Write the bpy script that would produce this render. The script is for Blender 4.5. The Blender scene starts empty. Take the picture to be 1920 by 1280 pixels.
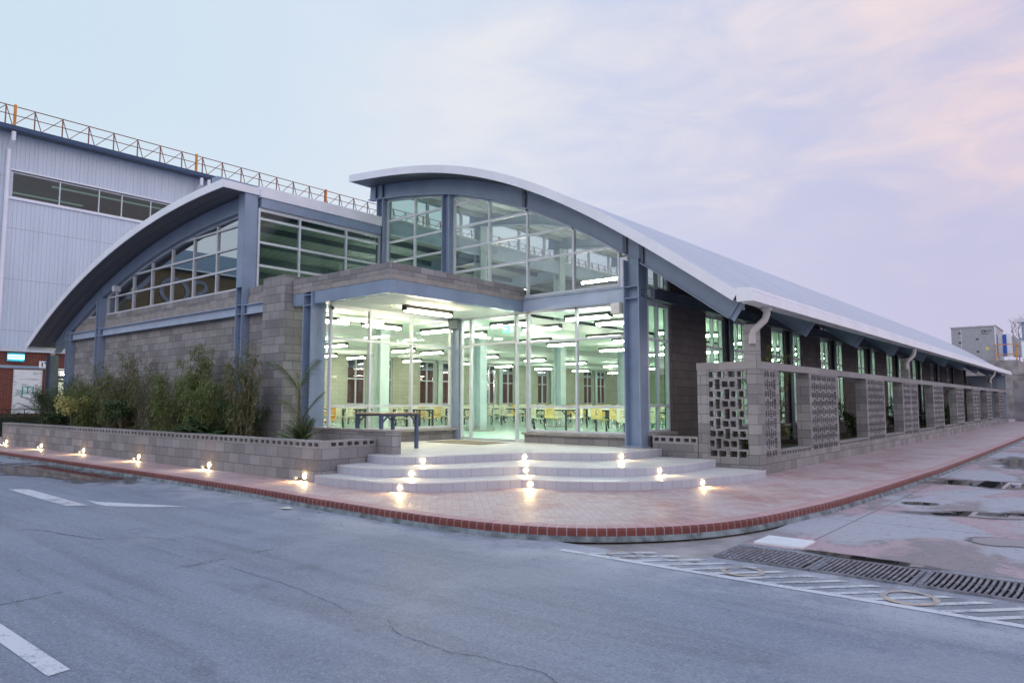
import bpy, bmesh, math, random
from mathutils import Vector, Matrix, noise
R = random.Random(7)
S = bpy.context.scene
COL = S.collection
rad = math.radians
# ------------------------------------------------------------------ camera
F = 1328.0; PITCH = math.atan(113 / F); YAW = rad(39.78868)
CAM = Vector((5.27, -13.93, 1.45))
hh = Vector((-math.sin(YAW), math.cos(YAW), 0)); rr = Vector((math.cos(YAW), math.sin(YAW), 0)); up = Vector((0, 0, 1))
FW = hh * math.cos(PITCH) + up * math.sin(PITCH); UP = -hh * math.sin(PITCH) + up * math.cos(PITCH)
def at(px, py, ax, v):
    d = FW * F + rr * (px - 960) - UP * (py - 640); i = 'xyz'.index(ax)
    return CAM + d * ((v - CAM[i]) / d[i])
cd = bpy.data.cameras.new('camera'); cam = bpy.data.objects.new('camera', cd); COL.objects.link(cam)
cam.location = CAM; cam.rotation_euler = (math.pi / 2 + PITCH, 0, YAW)
cd.sensor_width = 36; cd.lens = F / 1920 * 36; cd.clip_end = 3000; cd.clip_start = .05
S.camera = cam
S.view_settings.view_transform = 'Standard'; S.view_settings.look = 'None'; S.view_settings.gamma = 1; S.view_settings.exposure = 0
S.cycles.use_denoising = True
try: S.cycles.denoiser = 'OPENIMAGEDENOISE'
except Exception: pass
S.cycles.max_bounces = 10; S.cycles.transparent_max_bounces = 24; S.cycles.glossy_bounces = 5; S.cycles.diffuse_bounces = 4
S.cycles.sample_clamp_indirect = 6; S.cycles.caustics_reflective = False; S.cycles.caustics_refractive = False

# ------------------------------------------------------------------ node helpers
class NT:
    def __init__(s, tree): s.t = tree; s.n = tree.nodes; s.l = tree.links
    def new(s, typ, **kw):
        n = s.n.new(typ)
        for k, v in kw.items(): setattr(n, k, v)
        return n
    def put(s, sock, v):
        if isinstance(v, bpy.types.NodeSocket): s.l.new(v, sock)
        elif v is not None:
            if hasattr(sock.default_value, '__len__') and isinstance(v, (tuple, list)) and len(sock.default_value) == 4 and len(v) == 3: v = (*v, 1)
            sock.default_value = v
    def math(s, op, a, b=None, c=None, clamp=False):
        n = s.new('ShaderNodeMath', operation=op); n.use_clamp = clamp
        s.put(n.inputs[0], a)
        if b is not None: s.put(n.inputs[1], b)
        if c is not None: s.put(n.inputs[2], c)
        return n.outputs[0]
    def mix(s, f, a, b, mode='MIX'):
        n = s.new('ShaderNodeMix', data_type='RGBA', blend_type=mode)
        s.put(n.inputs[0], f); s.put(n.inputs[6], a); s.put(n.inputs[7], b); return n.outputs[2]
    def ramp(s, v, stops, interp='LINEAR'):
        n = s.new('ShaderNodeValToRGB'); n.color_ramp.interpolation = interp; e = n.color_ramp.elements
        while len(e) < len(stops): e.new(.5)
        for i, (p, c) in enumerate(stops):
            e[i].position = p; e[i].color = (*c, 1) if len(c) == 3 else c
        s.put(n.inputs[0], v); return n.outputs[0]
    def step(s, v, a, b):
        n = s.new('ShaderNodeMapRange'); n.interpolation_type = 'SMOOTHSTEP'
        s.put(n.inputs[0], v); n.inputs[1].default_value = a; n.inputs[2].default_value = b; return n.outputs[0]
    def noise(s, vec, scale, detail=4, rough=.55, dist=0):
        n = s.new('ShaderNodeTexNoise'); s.put(n.inputs['Vector'], vec); n.inputs['Scale'].default_value = scale
        n.inputs['Detail'].default_value = detail; n.inputs['Roughness'].default_value = rough; n.inputs['Distortion'].default_value = dist
        return n.outputs[0]
    def mapv(s, vec, loc=(0, 0, 0), rot=(0, 0, 0), scale=(1, 1, 1)):
        n = s.new('ShaderNodeMapping'); s.put(n.inputs[0], vec); n.inputs[1].default_value = loc; n.inputs[2].default_value = rot; n.inputs[3].default_value = scale
        return n.outputs[0]
    def xyz(s, vec):
        n = s.new('ShaderNodeSeparateXYZ'); s.put(n.inputs[0], vec); return n.outputs
    def bump(s, h, strength=.3, dist=.01):
        n = s.new('ShaderNodeBump'); n.inputs['Strength'].default_value = strength; n.inputs['Distance'].default_value = dist
        s.put(n.inputs['Height'], h); return n.outputs[0]
MATS = {}
def mat(name):
    m = bpy.data.materials.new(name); m.use_nodes = True; MATS[name] = m
    t = NT(m.node_tree); b = t.n['Principled BSDF']; return m, t, b
def uv(t): return t.new('ShaderNodeTexCoord').outputs['UV']
def ob(t): return t.new('ShaderNodeTexCoord').outputs['Object']
def simple(name, col, rough=.5, metal=0, var=.12, scale=3, spec=.5, bump=0, bscale=60):
    m, t, b = mat(name)
    n = t.noise(ob(t), scale, 5)
    c = t.mix(t.step(n, .3, .7), tuple(x * (1 - var) for x in col), tuple(min(1, x * (1 + var)) for x in col))
    t.put(b.inputs['Base Color'], c); b.inputs['Roughness'].default_value = rough; b.inputs['Metallic'].default_value = metal
    b.inputs['Specular IOR Level'].default_value = spec
    if bump: t.put(b.inputs['Normal'], t.bump(t.noise(ob(t), bscale, 3), bump, .01))
    return m
def emit(name, col, strength):
    m, t, b = mat(name); t.put(b.inputs['Emission Color'], col); b.inputs['Emission Strength'].default_value = strength
    b.inputs['Base Color'].default_value = (.6, .6, .6, 1); return m
def masonry(name, c1, c2, mortar, w=.4, h=.2, ms=.0055, var=.18, rough=.9, stain=.25, offset=.5):
    m, t, b = mat(name); u = uv(t)
    br = t.new('ShaderNodeTexBrick'); br.offset = offset; t.put(br.inputs['Vector'], u)
    for k, v in (('Scale', 1), ('Mortar Size', ms), ('Mortar Smooth', .15), ('Bias', 0), ('Brick Width', w), ('Row Height', h)): br.inputs[k].default_value = v
    t.put(br.inputs['Color1'], c1); t.put(br.inputs['Color2'], c2); t.put(br.inputs['Mortar'], mortar)
    n1 = t.noise(u, 1.1, 6); n2 = t.noise(u, 45, 3)
    c = t.mix(t.math('MULTIPLY', t.step(n1, .42, .75), stain), br.outputs[0], tuple(x * .55 for x in c1))
    c = t.mix(t.math('MULTIPLY', t.step(n2, .35, .7), var), c, tuple(x * 1.5 for x in c2))
    t.put(b.inputs['Base Color'], c); b.inputs['Roughness'].default_value = rough; b.inputs['Specular IOR Level'].default_value = .2
    hgt = t.math('ADD', t.math('MULTIPLY', br.outputs[1], -1.2), t.math('MULTIPLY', n2, .35))
    t.put(b.inputs['Normal'], t.bump(hgt, .5, .008)); return m

M_blockshade = masonry('block with eave shade', (.125, .112, .11), (.16, .145, .142), (.05, .046, .046))  # long side wall block, with the shade under the eave put into its colour
M_blockin = masonry('pale olive hall block', (.40, .40, .32), (.45, .45, .37), (.27, .27, .22))
M_block = masonry('concrete block', (.185, .18, .188), (.325, .315, .32), (.065, .06, .065), stain=.42, var=.24)
M_blockcap = masonry('concrete cap', (.25, .24, .245), (.33, .32, .32), (.11, .10, .105), stain=.4, w=.8, h=.4, ms=.004)
M_brick = masonry('red brick', (.20, .062, .045), (.15, .047, .038), (.22, .18, .165), w=.23, h=.085, ms=.006)
M_steel = simple('blue grey steel paint', (.235, .305, .42), .36, .0, .08, 2.0, .5, .05, 40)
M_steeldk = simple('dark steel and eave shade steel', (.09, .115, .155), .45, .0, .12, 2)  # dark fittings; also right wall steel, whose eave shade is painted in
M_steellt = simple('pale steel paint', (.40, .48, .60), .35, .0, .08, 2.2, .6, .05, 40)
M_colin = simple('pale blue column paint', (.48, .58, .60), .4, 0, .06)
M_alu = simple('pale grey aluminium', (.60, .63, .68), .35, .1, .06, 4)
M_white = simple('white sheet metal', (.80, .82, .89), .35, .0, .05, 1.2)
M_ceil = simple('white painted ceiling', (.80, .82, .78), .7, 0, .03, 2)
M_sill = simple('cast concrete sill', (.30, .28, .27), .75, 0, .15, 5, bump=.15)
M_pvc = simple('cream plastic pipe', (.44, .42, .42), .45)
M_tabletop = simple('white table laminate', (.75, .78, .72), .3)
M_wood = simple('brown table top', (.30, .20, .14), .35, 0, .25, 6)
M_dkframe = simple('dark table frame', (.03, .035, .045), .45)
M_blueframe = simple('blue table frame', (.07, .10, .18), .4)
M_chairY = simple('yellow wood chair', (.76, .57, .22), .4, 0, .15, 5)
M_chairC = simple('cream wood chair', (.78, .74, .58), .4, 0, .12, 5)
M_chairO = simple('orange wood chair', (.70, .36, .07), .4, 0, .12, 5)
M_chrome = simple('chrome tube', (.6, .6, .62), .2, 1.0, .02)
M_black = simple('black plastic', (.02, .02, .022), .4)
M_orange = simple('orange safety paint', (.62, .25, .04), .5, 0, .2)
M_rust = simple('red brown rail paint', (.23, .09, .06), .6, 0, .25, 4)
M_blue = simple('deep blue gutter paint', (.018, .06, .14), .4, 0, .15)
M_bluepanel = simple('bright blue panel', (.02, .10, .48), .45)
M_soil = simple('dark planting soil', (.05, .04, .03), .95, 0, .4, 20, bump=.6, bscale=30)
M_bark = simple('grey brown bark', (.16, .12, .09), .9, 0, .3, 20)
M_red = simple('red plastic', (.45, .04, .03), .5)
M_ivory = simple('ivory plastic', (.72, .70, .64), .4)
M_mat = simple('brown door mat', (.17, .14, .10), .95, 0, .3, 50)
M_conc = simple('weathered concrete', (.30, .28, .28), .85, 0, .3, 1.5, bump=.25, bscale=25)
M_kerbbase = simple('stained concrete kerb', (.17, .20, .22), .85, 0, .45, 6, bump=.4, bscale=20)
M_iron = simple('worn cast iron', (.20, .20, .23), .55, .35, .35, 14, bump=.3, bscale=30)
M_void = simple('dark drain interior', (.012, .012, .014), .7)
M_grey = simple('grey unit casing', (.36, .37, .41), .45, 0, .06)
M_dkglassframe = simple('dark door frame', (.05, .07, .08), .4)
M_purlin = simple('grey steel purlin', (.33, .36, .37), .45)
M_lettertl = simple('teal lettering', (.0, .30, .29), .5)
M_letterbk = simple('black lettering', (.02, .02, .025), .5)
M_ochre = simple('ochre wall sheet', (.11, .09, .045), .6, 0, .12)
M_signblue = simple('pale blue letters', (.16, .21, .30), .5)
M_yellow = simple('yellow warning label', (.75, .65, .22), .5)
M_tube = emit('cool fluorescent tube', (1.0, .985, .86), 50)
M_warm = emit('warm fluorescent tube', (1.0, .88, .60), 66)
M_warm2 = emit('soft warm tube', (1.0, .94, .72), 66)
M_lamp = emit('warm recessed lamp', (1.0, .70, .30), 1000)
M_exit = emit('green exit sign', (.05, .85, .45), 1.6)
M_exitw = emit('white exit arrow', (.9, 1, .95), 2.2)
M_uv = emit('cyan insect lamp tube', (.25, .95, 1.0), 9)
M_lit = emit('small white lamp', (1, .95, .85), 12)
M_winlit = emit('dim strip light', (.6, .9, .8), .22)

def glass(name, tint, refl0=.045, rough=0.0):
    m = bpy.data.materials.new(name); m.use_nodes = True; t = NT(m.node_tree); t.n.clear()
    o = t.new('ShaderNodeOutputMaterial'); tr = t.new('ShaderNodeBsdfTransparent'); gl = t.new('ShaderNodeBsdfGlossy')
    tr.inputs[0].default_value = (*tint, 1); gl.inputs['Roughness'].default_value = rough; gl.inputs[0].default_value = (.95, .97, 1, 1)
    lw = t.new('ShaderNodeLayerWeight'); lw.inputs[0].default_value = .5
    f = t.math('ADD', t.math('MULTIPLY', t.math('POWER', lw.outputs['Facing'], 4.2), .95 - refl0), refl0)
    mx = t.new('ShaderNodeMixShader'); t.put(mx.inputs[0], f); t.l.new(tr.outputs[0], mx.inputs[1]); t.l.new(gl.outputs[0], mx.inputs[2])
    t.l.new(mx.outputs[0], o.inputs[0]); return m
M_glass = glass('green tinted glass', (.87, .97, .91), .05)
M_glassside = glass('green side glass', (.60, .84, .70), .05)
M_glasslow = glass('dark attic glass', (.55, .70, .66), .035)
M_glassup = glass('upper tinted glass', (.86, .92, .89), .13)
M_glassdk = glass('dark reflective glass', (.12, .15, .15), .46)
M_glasswh = glass('dull warehouse glass', (.45, .58, .56), .05)
M_glasscorner = glass('clear corner glass', (.96, .98, .90), .04)
M_glassdoor = glass('clear door glass', (.90, .99, .95), .04)

def sheetmetal(name, col, period, axis='x', depth=.5, rough=.4, stain=.2, var=.1, lap=0, spots=0):
    m, t, b = mat(name); u = uv(t); s = t.xyz(u)
    v = s[0] if axis == 'x' else s[1]
    fr = t.math('FRACT', t.math('DIVIDE', v, period))
    rib = t.math('MULTIPLY', t.step(t.math('ABSOLUTE', t.math('SUBTRACT', fr, .5)), .22, .34), 1)
    n = t.noise(t.mapv(u, scale=(1.2, .25, 1)), 1.0, 6)
    c = t.mix(t.math('MULTIPLY', t.step(n, .4, .8), stain), col, tuple(x * .5 for x in col))
    c = t.mix(t.math('MULTIPLY', t.step(t.noise(u, 8, 4), .4, .7), var), c, tuple(x * .72 for x in col))
    if lap:
        q = t.math('FRACT', t.math('DIVIDE', s[1], lap)); c = t.mix(t.math('MULTIPLY', t.math('LESS_THAN', q, .018), .45), c, tuple(x * .45 for x in col))
        run = t.noise(t.mapv(u, scale=(3.2, .18, 1)), 1.0, 5, .65); c = t.mix(t.math('MULTIPLY', t.step(run, .55, .75), .3), c, tuple(x * .6 for x in col))
    if spots:
        c = t.mix(t.math('MULTIPLY', t.step(t.noise(u, 5.5, 4, .8), .68, .74), spots), c, tuple(x * .35 for x in col))
        c = t.mix(t.math('MULTIPLY', t.step(t.math('ABSOLUTE', t.math('SUBTRACT', fr, .5)), .46, .49), spots * .5), c, tuple(x * .6 for x in col))
        q = t.math('FRACT', t.math('DIVIDE', s[1], 3.1)); c = t.mix(t.math('MULTIPLY', t.math('LESS_THAN', q, .012), .35), c, tuple(x * .5 for x in col))
    t.put(b.inputs['Base Color'], c); b.inputs['Roughness'].default_value = rough
    t.put(b.inputs['Normal'], t.bump(rib, depth, .03)); return m
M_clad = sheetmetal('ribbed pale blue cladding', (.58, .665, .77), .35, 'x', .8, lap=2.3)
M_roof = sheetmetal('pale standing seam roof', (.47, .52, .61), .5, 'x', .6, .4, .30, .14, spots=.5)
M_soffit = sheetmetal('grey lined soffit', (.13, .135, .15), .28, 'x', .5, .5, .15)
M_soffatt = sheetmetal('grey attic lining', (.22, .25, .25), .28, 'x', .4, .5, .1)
M_soffin = sheetmetal('pale inner roof lining', (.70, .74, .72), .28, 'x', .4, .5, .1)
M_shutter = sheetmetal('grey blue end panel', (.42, .50, .60), .6, 'x', .3)
M_blueroof = sheetmetal('blue ribbed roof', (.03, .10, .17), .4, 'y', .7)

# ground materials -------------------------------------------------------
def ground_asphalt():
    m, t, b = mat('worn asphalt'); o = ob(t)
    big = t.noise(o, .22, 5, .6); streak = t.noise(t.mapv(o, rot=(0, 0, rad(-30)), scale=(.35, 2.4, 1)), 1.0, 6, .6, .6)
    arc = t.noise(t.mapv(o, rot=(0, 0, rad(35)), scale=(.25, 3.2, 1)), .8, 5, .6, 1.2)
    fine = t.noise(o, 120, 3, .8); grit = t.noise(o, 34, 5, .75)
    vv = t.new('ShaderNodeTexVoronoi'); t.put(vv.inputs['Vector'], o); vv.inputs['Scale'].default_value = 75
    stone = t.xyz(vv.outputs['Color'])[0]
    c = t.mix(t.step(streak, .3, .72), (.168, .198, .262), (.235, .267, .335))
    c = t.mix(t.math('MULTIPLY', t.step(arc, .46, .66), .62), c, (.13, .145, .18))
    c = t.mix(t.math('MULTIPLY', t.step(big, .35, .7), .5), c, (.25, .265, .31))
    # pale dusty strip along the kerb
    s = t.xyz(o)
    dk = t.math('SUBTRACT', s[1], t.math('MULTIPLY', t.noise(o, .7, 5), 1.3))
    dust = t.math('MULTIPLY', t.step(dk, -9.4, -8.1), t.step(t.noise(o, 1.6, 6, .65), .3, .62))
    c = t.mix(t.math('MULTIPLY', dust, .62), c, (.52, .52, .56))
    edge = t.math('MULTIPLY', t.step(t.math('SUBTRACT', s[1], t.math('MULTIPLY', t.noise(o, 3, 5), .5)), -8.05, -7.75), t.step(t.noise(o, 2.2, 5), .46, .6))
    c = t.mix(t.math('MULTIPLY', edge, .55), c, (.14, .145, .16))
    c = t.mix(t.math('MULTIPLY', t.step(stone, .72, .95), .42), c, (.37, .395, .45)); c = t.mix(t.math('MULTIPLY', t.math('SUBTRACT', 1, t.step(stone, .06, .25)), .40), c, (.10, .11, .13))
    c = t.mix(t.math('MULTIPLY', t.step(fine, .45, .62), .22), c, (.40, .42, .47))
    oil = t.noise(t.mapv(o, loc=(11, 3, 0)), 1.1, 6, .65); c = t.mix(t.math('MULTIPLY', t.step(oil, .60, .72), .42), c, (.115, .12, .14))
    patch = t.noise(t.mapv(o, loc=(2, 8, 0)), .45, 7, .7); c = t.mix(t.math('MULTIPLY', t.step(patch, .54, .60), .3), c, (.33, .345, .39))
    c = t.mix(t.math('MULTIPLY', t.step(grit, .62, .72), .5), c, (.12, .13, .15))
    # hairline cracks
    v = t.new('ShaderNodeTexVoronoi', feature='DISTANCE_TO_EDGE'); t.put(v.inputs['Vector'], t.mix(.35, t.mapv(o, scale=(1, 1, 1)), t.new('ShaderNodeTexNoise').outputs[1])); v.inputs['Scale'].default_value = .16
    wob = t.math('ADD', v.outputs[0], t.math('MULTIPLY', t.math('SUBTRACT', t.noise(o, 3.5, 6, .7), .5), .035))
    cr = t.math('SUBTRACT', 1, t.step(t.math('ABSOLUTE', wob), .0006, .0022)); cr = t.math('MULTIPLY', cr, t.step(t.noise(o, .35, 2), .45, .6))
    c = t.mix(t.math('MULTIPLY', cr, .75), c, (.05, .055, .06))
    t.put(b.inputs['Base Color'], c); t.put(b.inputs['Roughness'], t.math('ADD', t.math('MULTIPLY', streak, .25), .52)); b.inputs['Specular IOR Level'].default_value = .35
    t.put(b.inputs['Normal'], t.bump(t.math('ADD', t.math('MULTIPLY', fine, .6), t.math('MULTIPLY', grit, .5)), .35, .008)); return m
M_road = ground_asphalt()
def ground_yard():
    m, t, b = mat('stained wet concrete yard'); o = ob(t)
    n1 = t.noise(t.mapv(o, loc=(3.1, 1.7, 0), scale=(1, .55, 1)), .55, 6, .55, .5); n2 = t.noise(t.mapv(o, loc=(9, 4, 0), scale=(1, .6, 1)), .7, 8, .68, .6); n3 = t.noise(o, 9, 6, .7); n4 = t.noise(o, 70, 3)
    s = t.xyz(o); n5 = t.noise(t.mapv(o, loc=(2, 7, 0)), 1.7, 6, .65, .4)
    c = t.mix(t.step(n2, .47, .52), (.23, .20, .21), (.41, .29, .315))
    c = t.mix(t.step(n5, .53, .60), c, (.27, .225, .235))
    e1 = t.math('ADD', n1, t.math('MULTIPLY', t.math('SUBTRACT', n3, .5), .16)); c = t.mix(t.math('MULTIPLY', t.step(e1, .515, .56), t.step(t.math('ADD', s[1], t.math('MULTIPLY', n5, 1.6)), -4.5, -3.9)), c, (.37, .375, .42))
    spk = t.noise(t.mapv(o, scale=(1, .5, 1)), 16, 5, .75); c = t.mix(t.math('MULTIPLY', t.step(spk, .57, .64), .5), c, (.17, .11, .115))
    c = t.mix(t.math('MULTIPLY', t.step(n3, .5, .68), .4), c, (.22, .18, .18))
    c = t.mix(t.math('MULTIPLY', t.step(n4, .45, .65), .25), c, (.6, .58, .6))
    br = t.new('ShaderNodeTexBrick'); br.offset = 0; t.put(br.inputs['Vector'], t.mapv(o, loc=(.4, .9, 0)))
    for k, v in (('Scale', 1), ('Mortar Size', .012), ('Brick Width', 3.0), ('Row Height', 2.6)): br.inputs[k].default_value = v
    c = t.mix(t.math('MULTIPLY', br.outputs[1], .7), c, (.10, .09, .09))
    wet = t.math('SUBTRACT', 1, t.step(n1, .40, .47))
    c = t.mix(t.math('MULTIPLY', wet, .5), c, (.15, .13, .135))
    t.put(b.inputs['Base Color'], c); t.put(b.inputs['Roughness'], t.math('SUBTRACT', .75, t.math('MULTIPLY', wet, .45)))
    t.put(b.inputs['Normal'], t.bump(t.math('ADD', n3, t.math('MULTIPLY', n4, .5)), .2, .008)); return m
M_yard = ground_yard()
def herringbone():
    m, t, b = mat('herringbone clay pavers'); o = ob(t)
    U = t.mapv(o, rot=(0, 0, rad(45)), scale=(9.6, 9.6, 1)); s = t.xyz(U); x, y = s[0], s[1]
    i = t.math('FLOOR', x); j = t.math('FLOOR', y); fx = t.math('SUBTRACT', x, i); fy = t.math('SUBTRACT', y, j)
    k = t.math('FLOORED_MODULO', t.math('SUBTRACT', i, j), 4.0)
    def eq(v): return t.math('COMPARE', k, float(v), .25)
    k0, k1, k2, k3 = eq(0), eq(1), eq(2), eq(3)
    gx, gy = t.math('SUBTRACT', 1, fx), t.math('SUBTRACT', 1, fy)
    def mask(d, dis): return t.math('ADD', d, t.math('MULTIPLY', dis, 9))   # ignore the edge shared with the brick's other half
    d = t.math('MINIMUM', t.math('MINIMUM', mask(fx, k1), mask(gx, k0)), t.math('MINIMUM', mask(fy, k2), mask(gy, k3)))
    mort = t.math('SUBTRACT', 1, t.step(d, .03, .075))
    cx = t.new('ShaderNodeCombineXYZ'); t.put(cx.inputs[0], t.math('SUBTRACT', i, k1)); t.put(cx.inputs[1], t.math('SUBTRACT', j, k2))
    wn = t.new('ShaderNodeTexWhiteNoise'); t.l.new(cx.outputs[0], wn.inputs[0])
    c = t.mix(wn.outputs[0], (.37, .22, .21), (.50, .36, .35))
    big = t.noise(o, .55, 6, .62); red = t.noise(t.mapv(o, loc=(5, 2, 0)), .9, 6, .65); fine = t.noise(o, 40, 4, .7)
    c = t.mix(t.math('MULTIPLY', t.step(big, .36, .62), .62), c, (.56, .49, .49))
    c = t.mix(t.math('MULTIPLY', t.step(red, .52, .66), .48), c, (.38, .14, .13))
    c = t.mix(t.math('MULTIPLY', t.step(fine, .45, .7), .3), c, (.62, .57, .57))
    c = t.mix(t.math('MULTIPLY', mort, .55), c, (.30, .24, .23))
    t.put(b.inputs['Base Color'], c); t.put(b.inputs['Roughness'], t.math('ADD', .35, t.math('MULTIPLY', big, .5)))
    t.put(b.inputs['Normal'], t.bump(t.math('ADD', t.math('MULTIPLY', mort, -1), t.math('MULTIPLY', fine, .3)), .45, .006)); return m
M_paver = herringbone()
M_kerb = masonry('kerb bricks on edge', (.20, .062, .052), (.14, .048, .045), (.31, .27, .28), w=.115, h=9, ms=.007, var=.40, rough=.6, stain=.35, offset=0)
M_kerbtop = masonry('dusty kerb brick tops', (.50, .33, .33), (.44, .26, .26), (.52, .46, .47), w=.115, h=9, ms=.006, var=.22, rough=.7, stain=.2, offset=0)
M_tile = masonry('grey step tiles', (.42, .43, .49), (.47, .48, .54), (.27, .27, .31), w=.2, h=9, ms=.004, var=.08, rough=.4, stain=.12, offset=0)
M_tiletop = masonry('pale landing tiles', (.58, .56, .55), (.63, .61, .60), (.45, .43, .42), w=.4, h=.4, ms=.004, var=.06, rough=.42, stain=.12, offset=0)
M_floor = masonry('pale green hall floor', (.50, .74, .66), (.52, .76, .68), (.42, .62, .56), w=.6, h=.6, ms=.003, var=.03, rough=.22, stain=.05, offset=0)
def paint(name, col, wear=.5):
    m, t, b = mat(name); o = ob(t)
    n = t.math('ADD', t.math('MULTIPLY', t.noise(o, 4.0, 6, .7), .5), t.math('MULTIPLY', t.noise(o, 38, 5, .75), .5))
    c = t.mix(t.step(n, wear - .06, wear + .06), (.27, .285, .33), col)
    t.put(b.inputs['Base Color'], c); b.inputs['Roughness'].default_value = .65; return m
M_linewhite = paint('worn white road paint', (.60, .61, .65), .435)
M_linefade = paint('faded hatch paint', (.56, .57, .60), .455)
M_lineyellow = paint('faded yellow road paint', (.52, .41, .31), .49)
def water():
    m = bpy.data.materials.new('puddle water'); m.use_nodes = True; t = NT(m.node_tree); b = t.n['Principled BSDF']; o = ob(t); u = t.xyz(uv(t))
    r_ = t.math('SQRT', t.math('ADD', t.math('MULTIPLY', u[0], u[0]), t.math('MULTIPLY', u[1], u[1])))
    k = t.math('ADD', t.math('SUBTRACT', .72, r_), t.math('MULTIPLY', t.math('SUBTRACT', t.noise(o, 1.3, 7, .62, .4), .5), 1.5))
    k = t.math('ADD', k, t.math('MULTIPLY', t.math('SUBTRACT', t.noise(o, 9, 5, .7), .5), .22))
    k = t.math('MINIMUM', k, t.math('MULTIPLY', t.math('SUBTRACT', .98, r_), 3))
    wet = t.step(k, .10, .17)
    t.put(b.inputs['Base Color'], t.mix(wet, (.13, .115, .115), (.03, .026, .024))); t.put(b.inputs['Roughness'], t.math('SUBTRACT', .5, t.math('MULTIPLY', wet, .485)))
    b.inputs['IOR'].default_value = 1.4; t.put(b.inputs['Specular IOR Level'], t.math('ADD', .35, t.math('MULTIPLY', wet, .5)))
    tr = t.new('ShaderNodeBsdfTransparent'); mx = t.new('ShaderNodeMixShader'); t.put(mx.inputs[0], t.math('ADD', t.math('MULTIPLY', t.step(k, -.12, .09), .62), t.math('MULTIPLY', wet, .38)))
    t.l.new(tr.outputs[0], mx.inputs[1]); t.l.new(b.outputs[0], mx.inputs[2]); t.l.new(mx.outputs[0], t.n['Material Output'].inputs[0]); return m
M_water = water()
def leafmat(name, cols, rough=.55):
    m, t, b = mat(name); g = t.new('ShaderNodeNewGeometry')
    n = len(cols); c = t.ramp(g.outputs['Random Per Island'], [(i / max(1, n - 1), cc) for i, cc in enumerate(cols)])
    t.put(b.inputs['Base Color'], c); b.inputs['Roughness'].default_value = rough; b.inputs['Specular IOR Level'].default_value = .3
    return m
M_leafdk = leafmat('dark green leaves', [(.035, .065, .022), (.07, .115, .035), (.05, .095, .04), (.11, .15, .05)])
M_leafgr = leafmat('bamboo leaves', [(.08, .12, .04), (.16, .225, .06), (.12, .18, .05), (.22, .24, .10), (.17, .235, .08)])
M_leafbr = leafmat('dry brown leaves', [(.17, .16, .08), (.12, .17, .06), (.22, .19, .12), (.10, .15, .05), (.26, .22, .15)])
M_leafyl = leafmat('variegated yellow leaves', [(.55, .50, .18), (.42, .42, .14), (.62, .57, .28), (.22, .28, .08)])
M_palm = leafmat('palm leaflets', [(.05, .10, .03), (.08, .15, .04), (.12, .17, .06), (.05, .11, .05)])
M_hedge = leafmat('clipped hedge leaves', [(.02, .06, .03), (.03, .09, .045), (.025, .07, .03)])
M_flower = leafmat('pink blossom', [(.45, .08, .14), (.55, .15, .22)])

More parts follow.
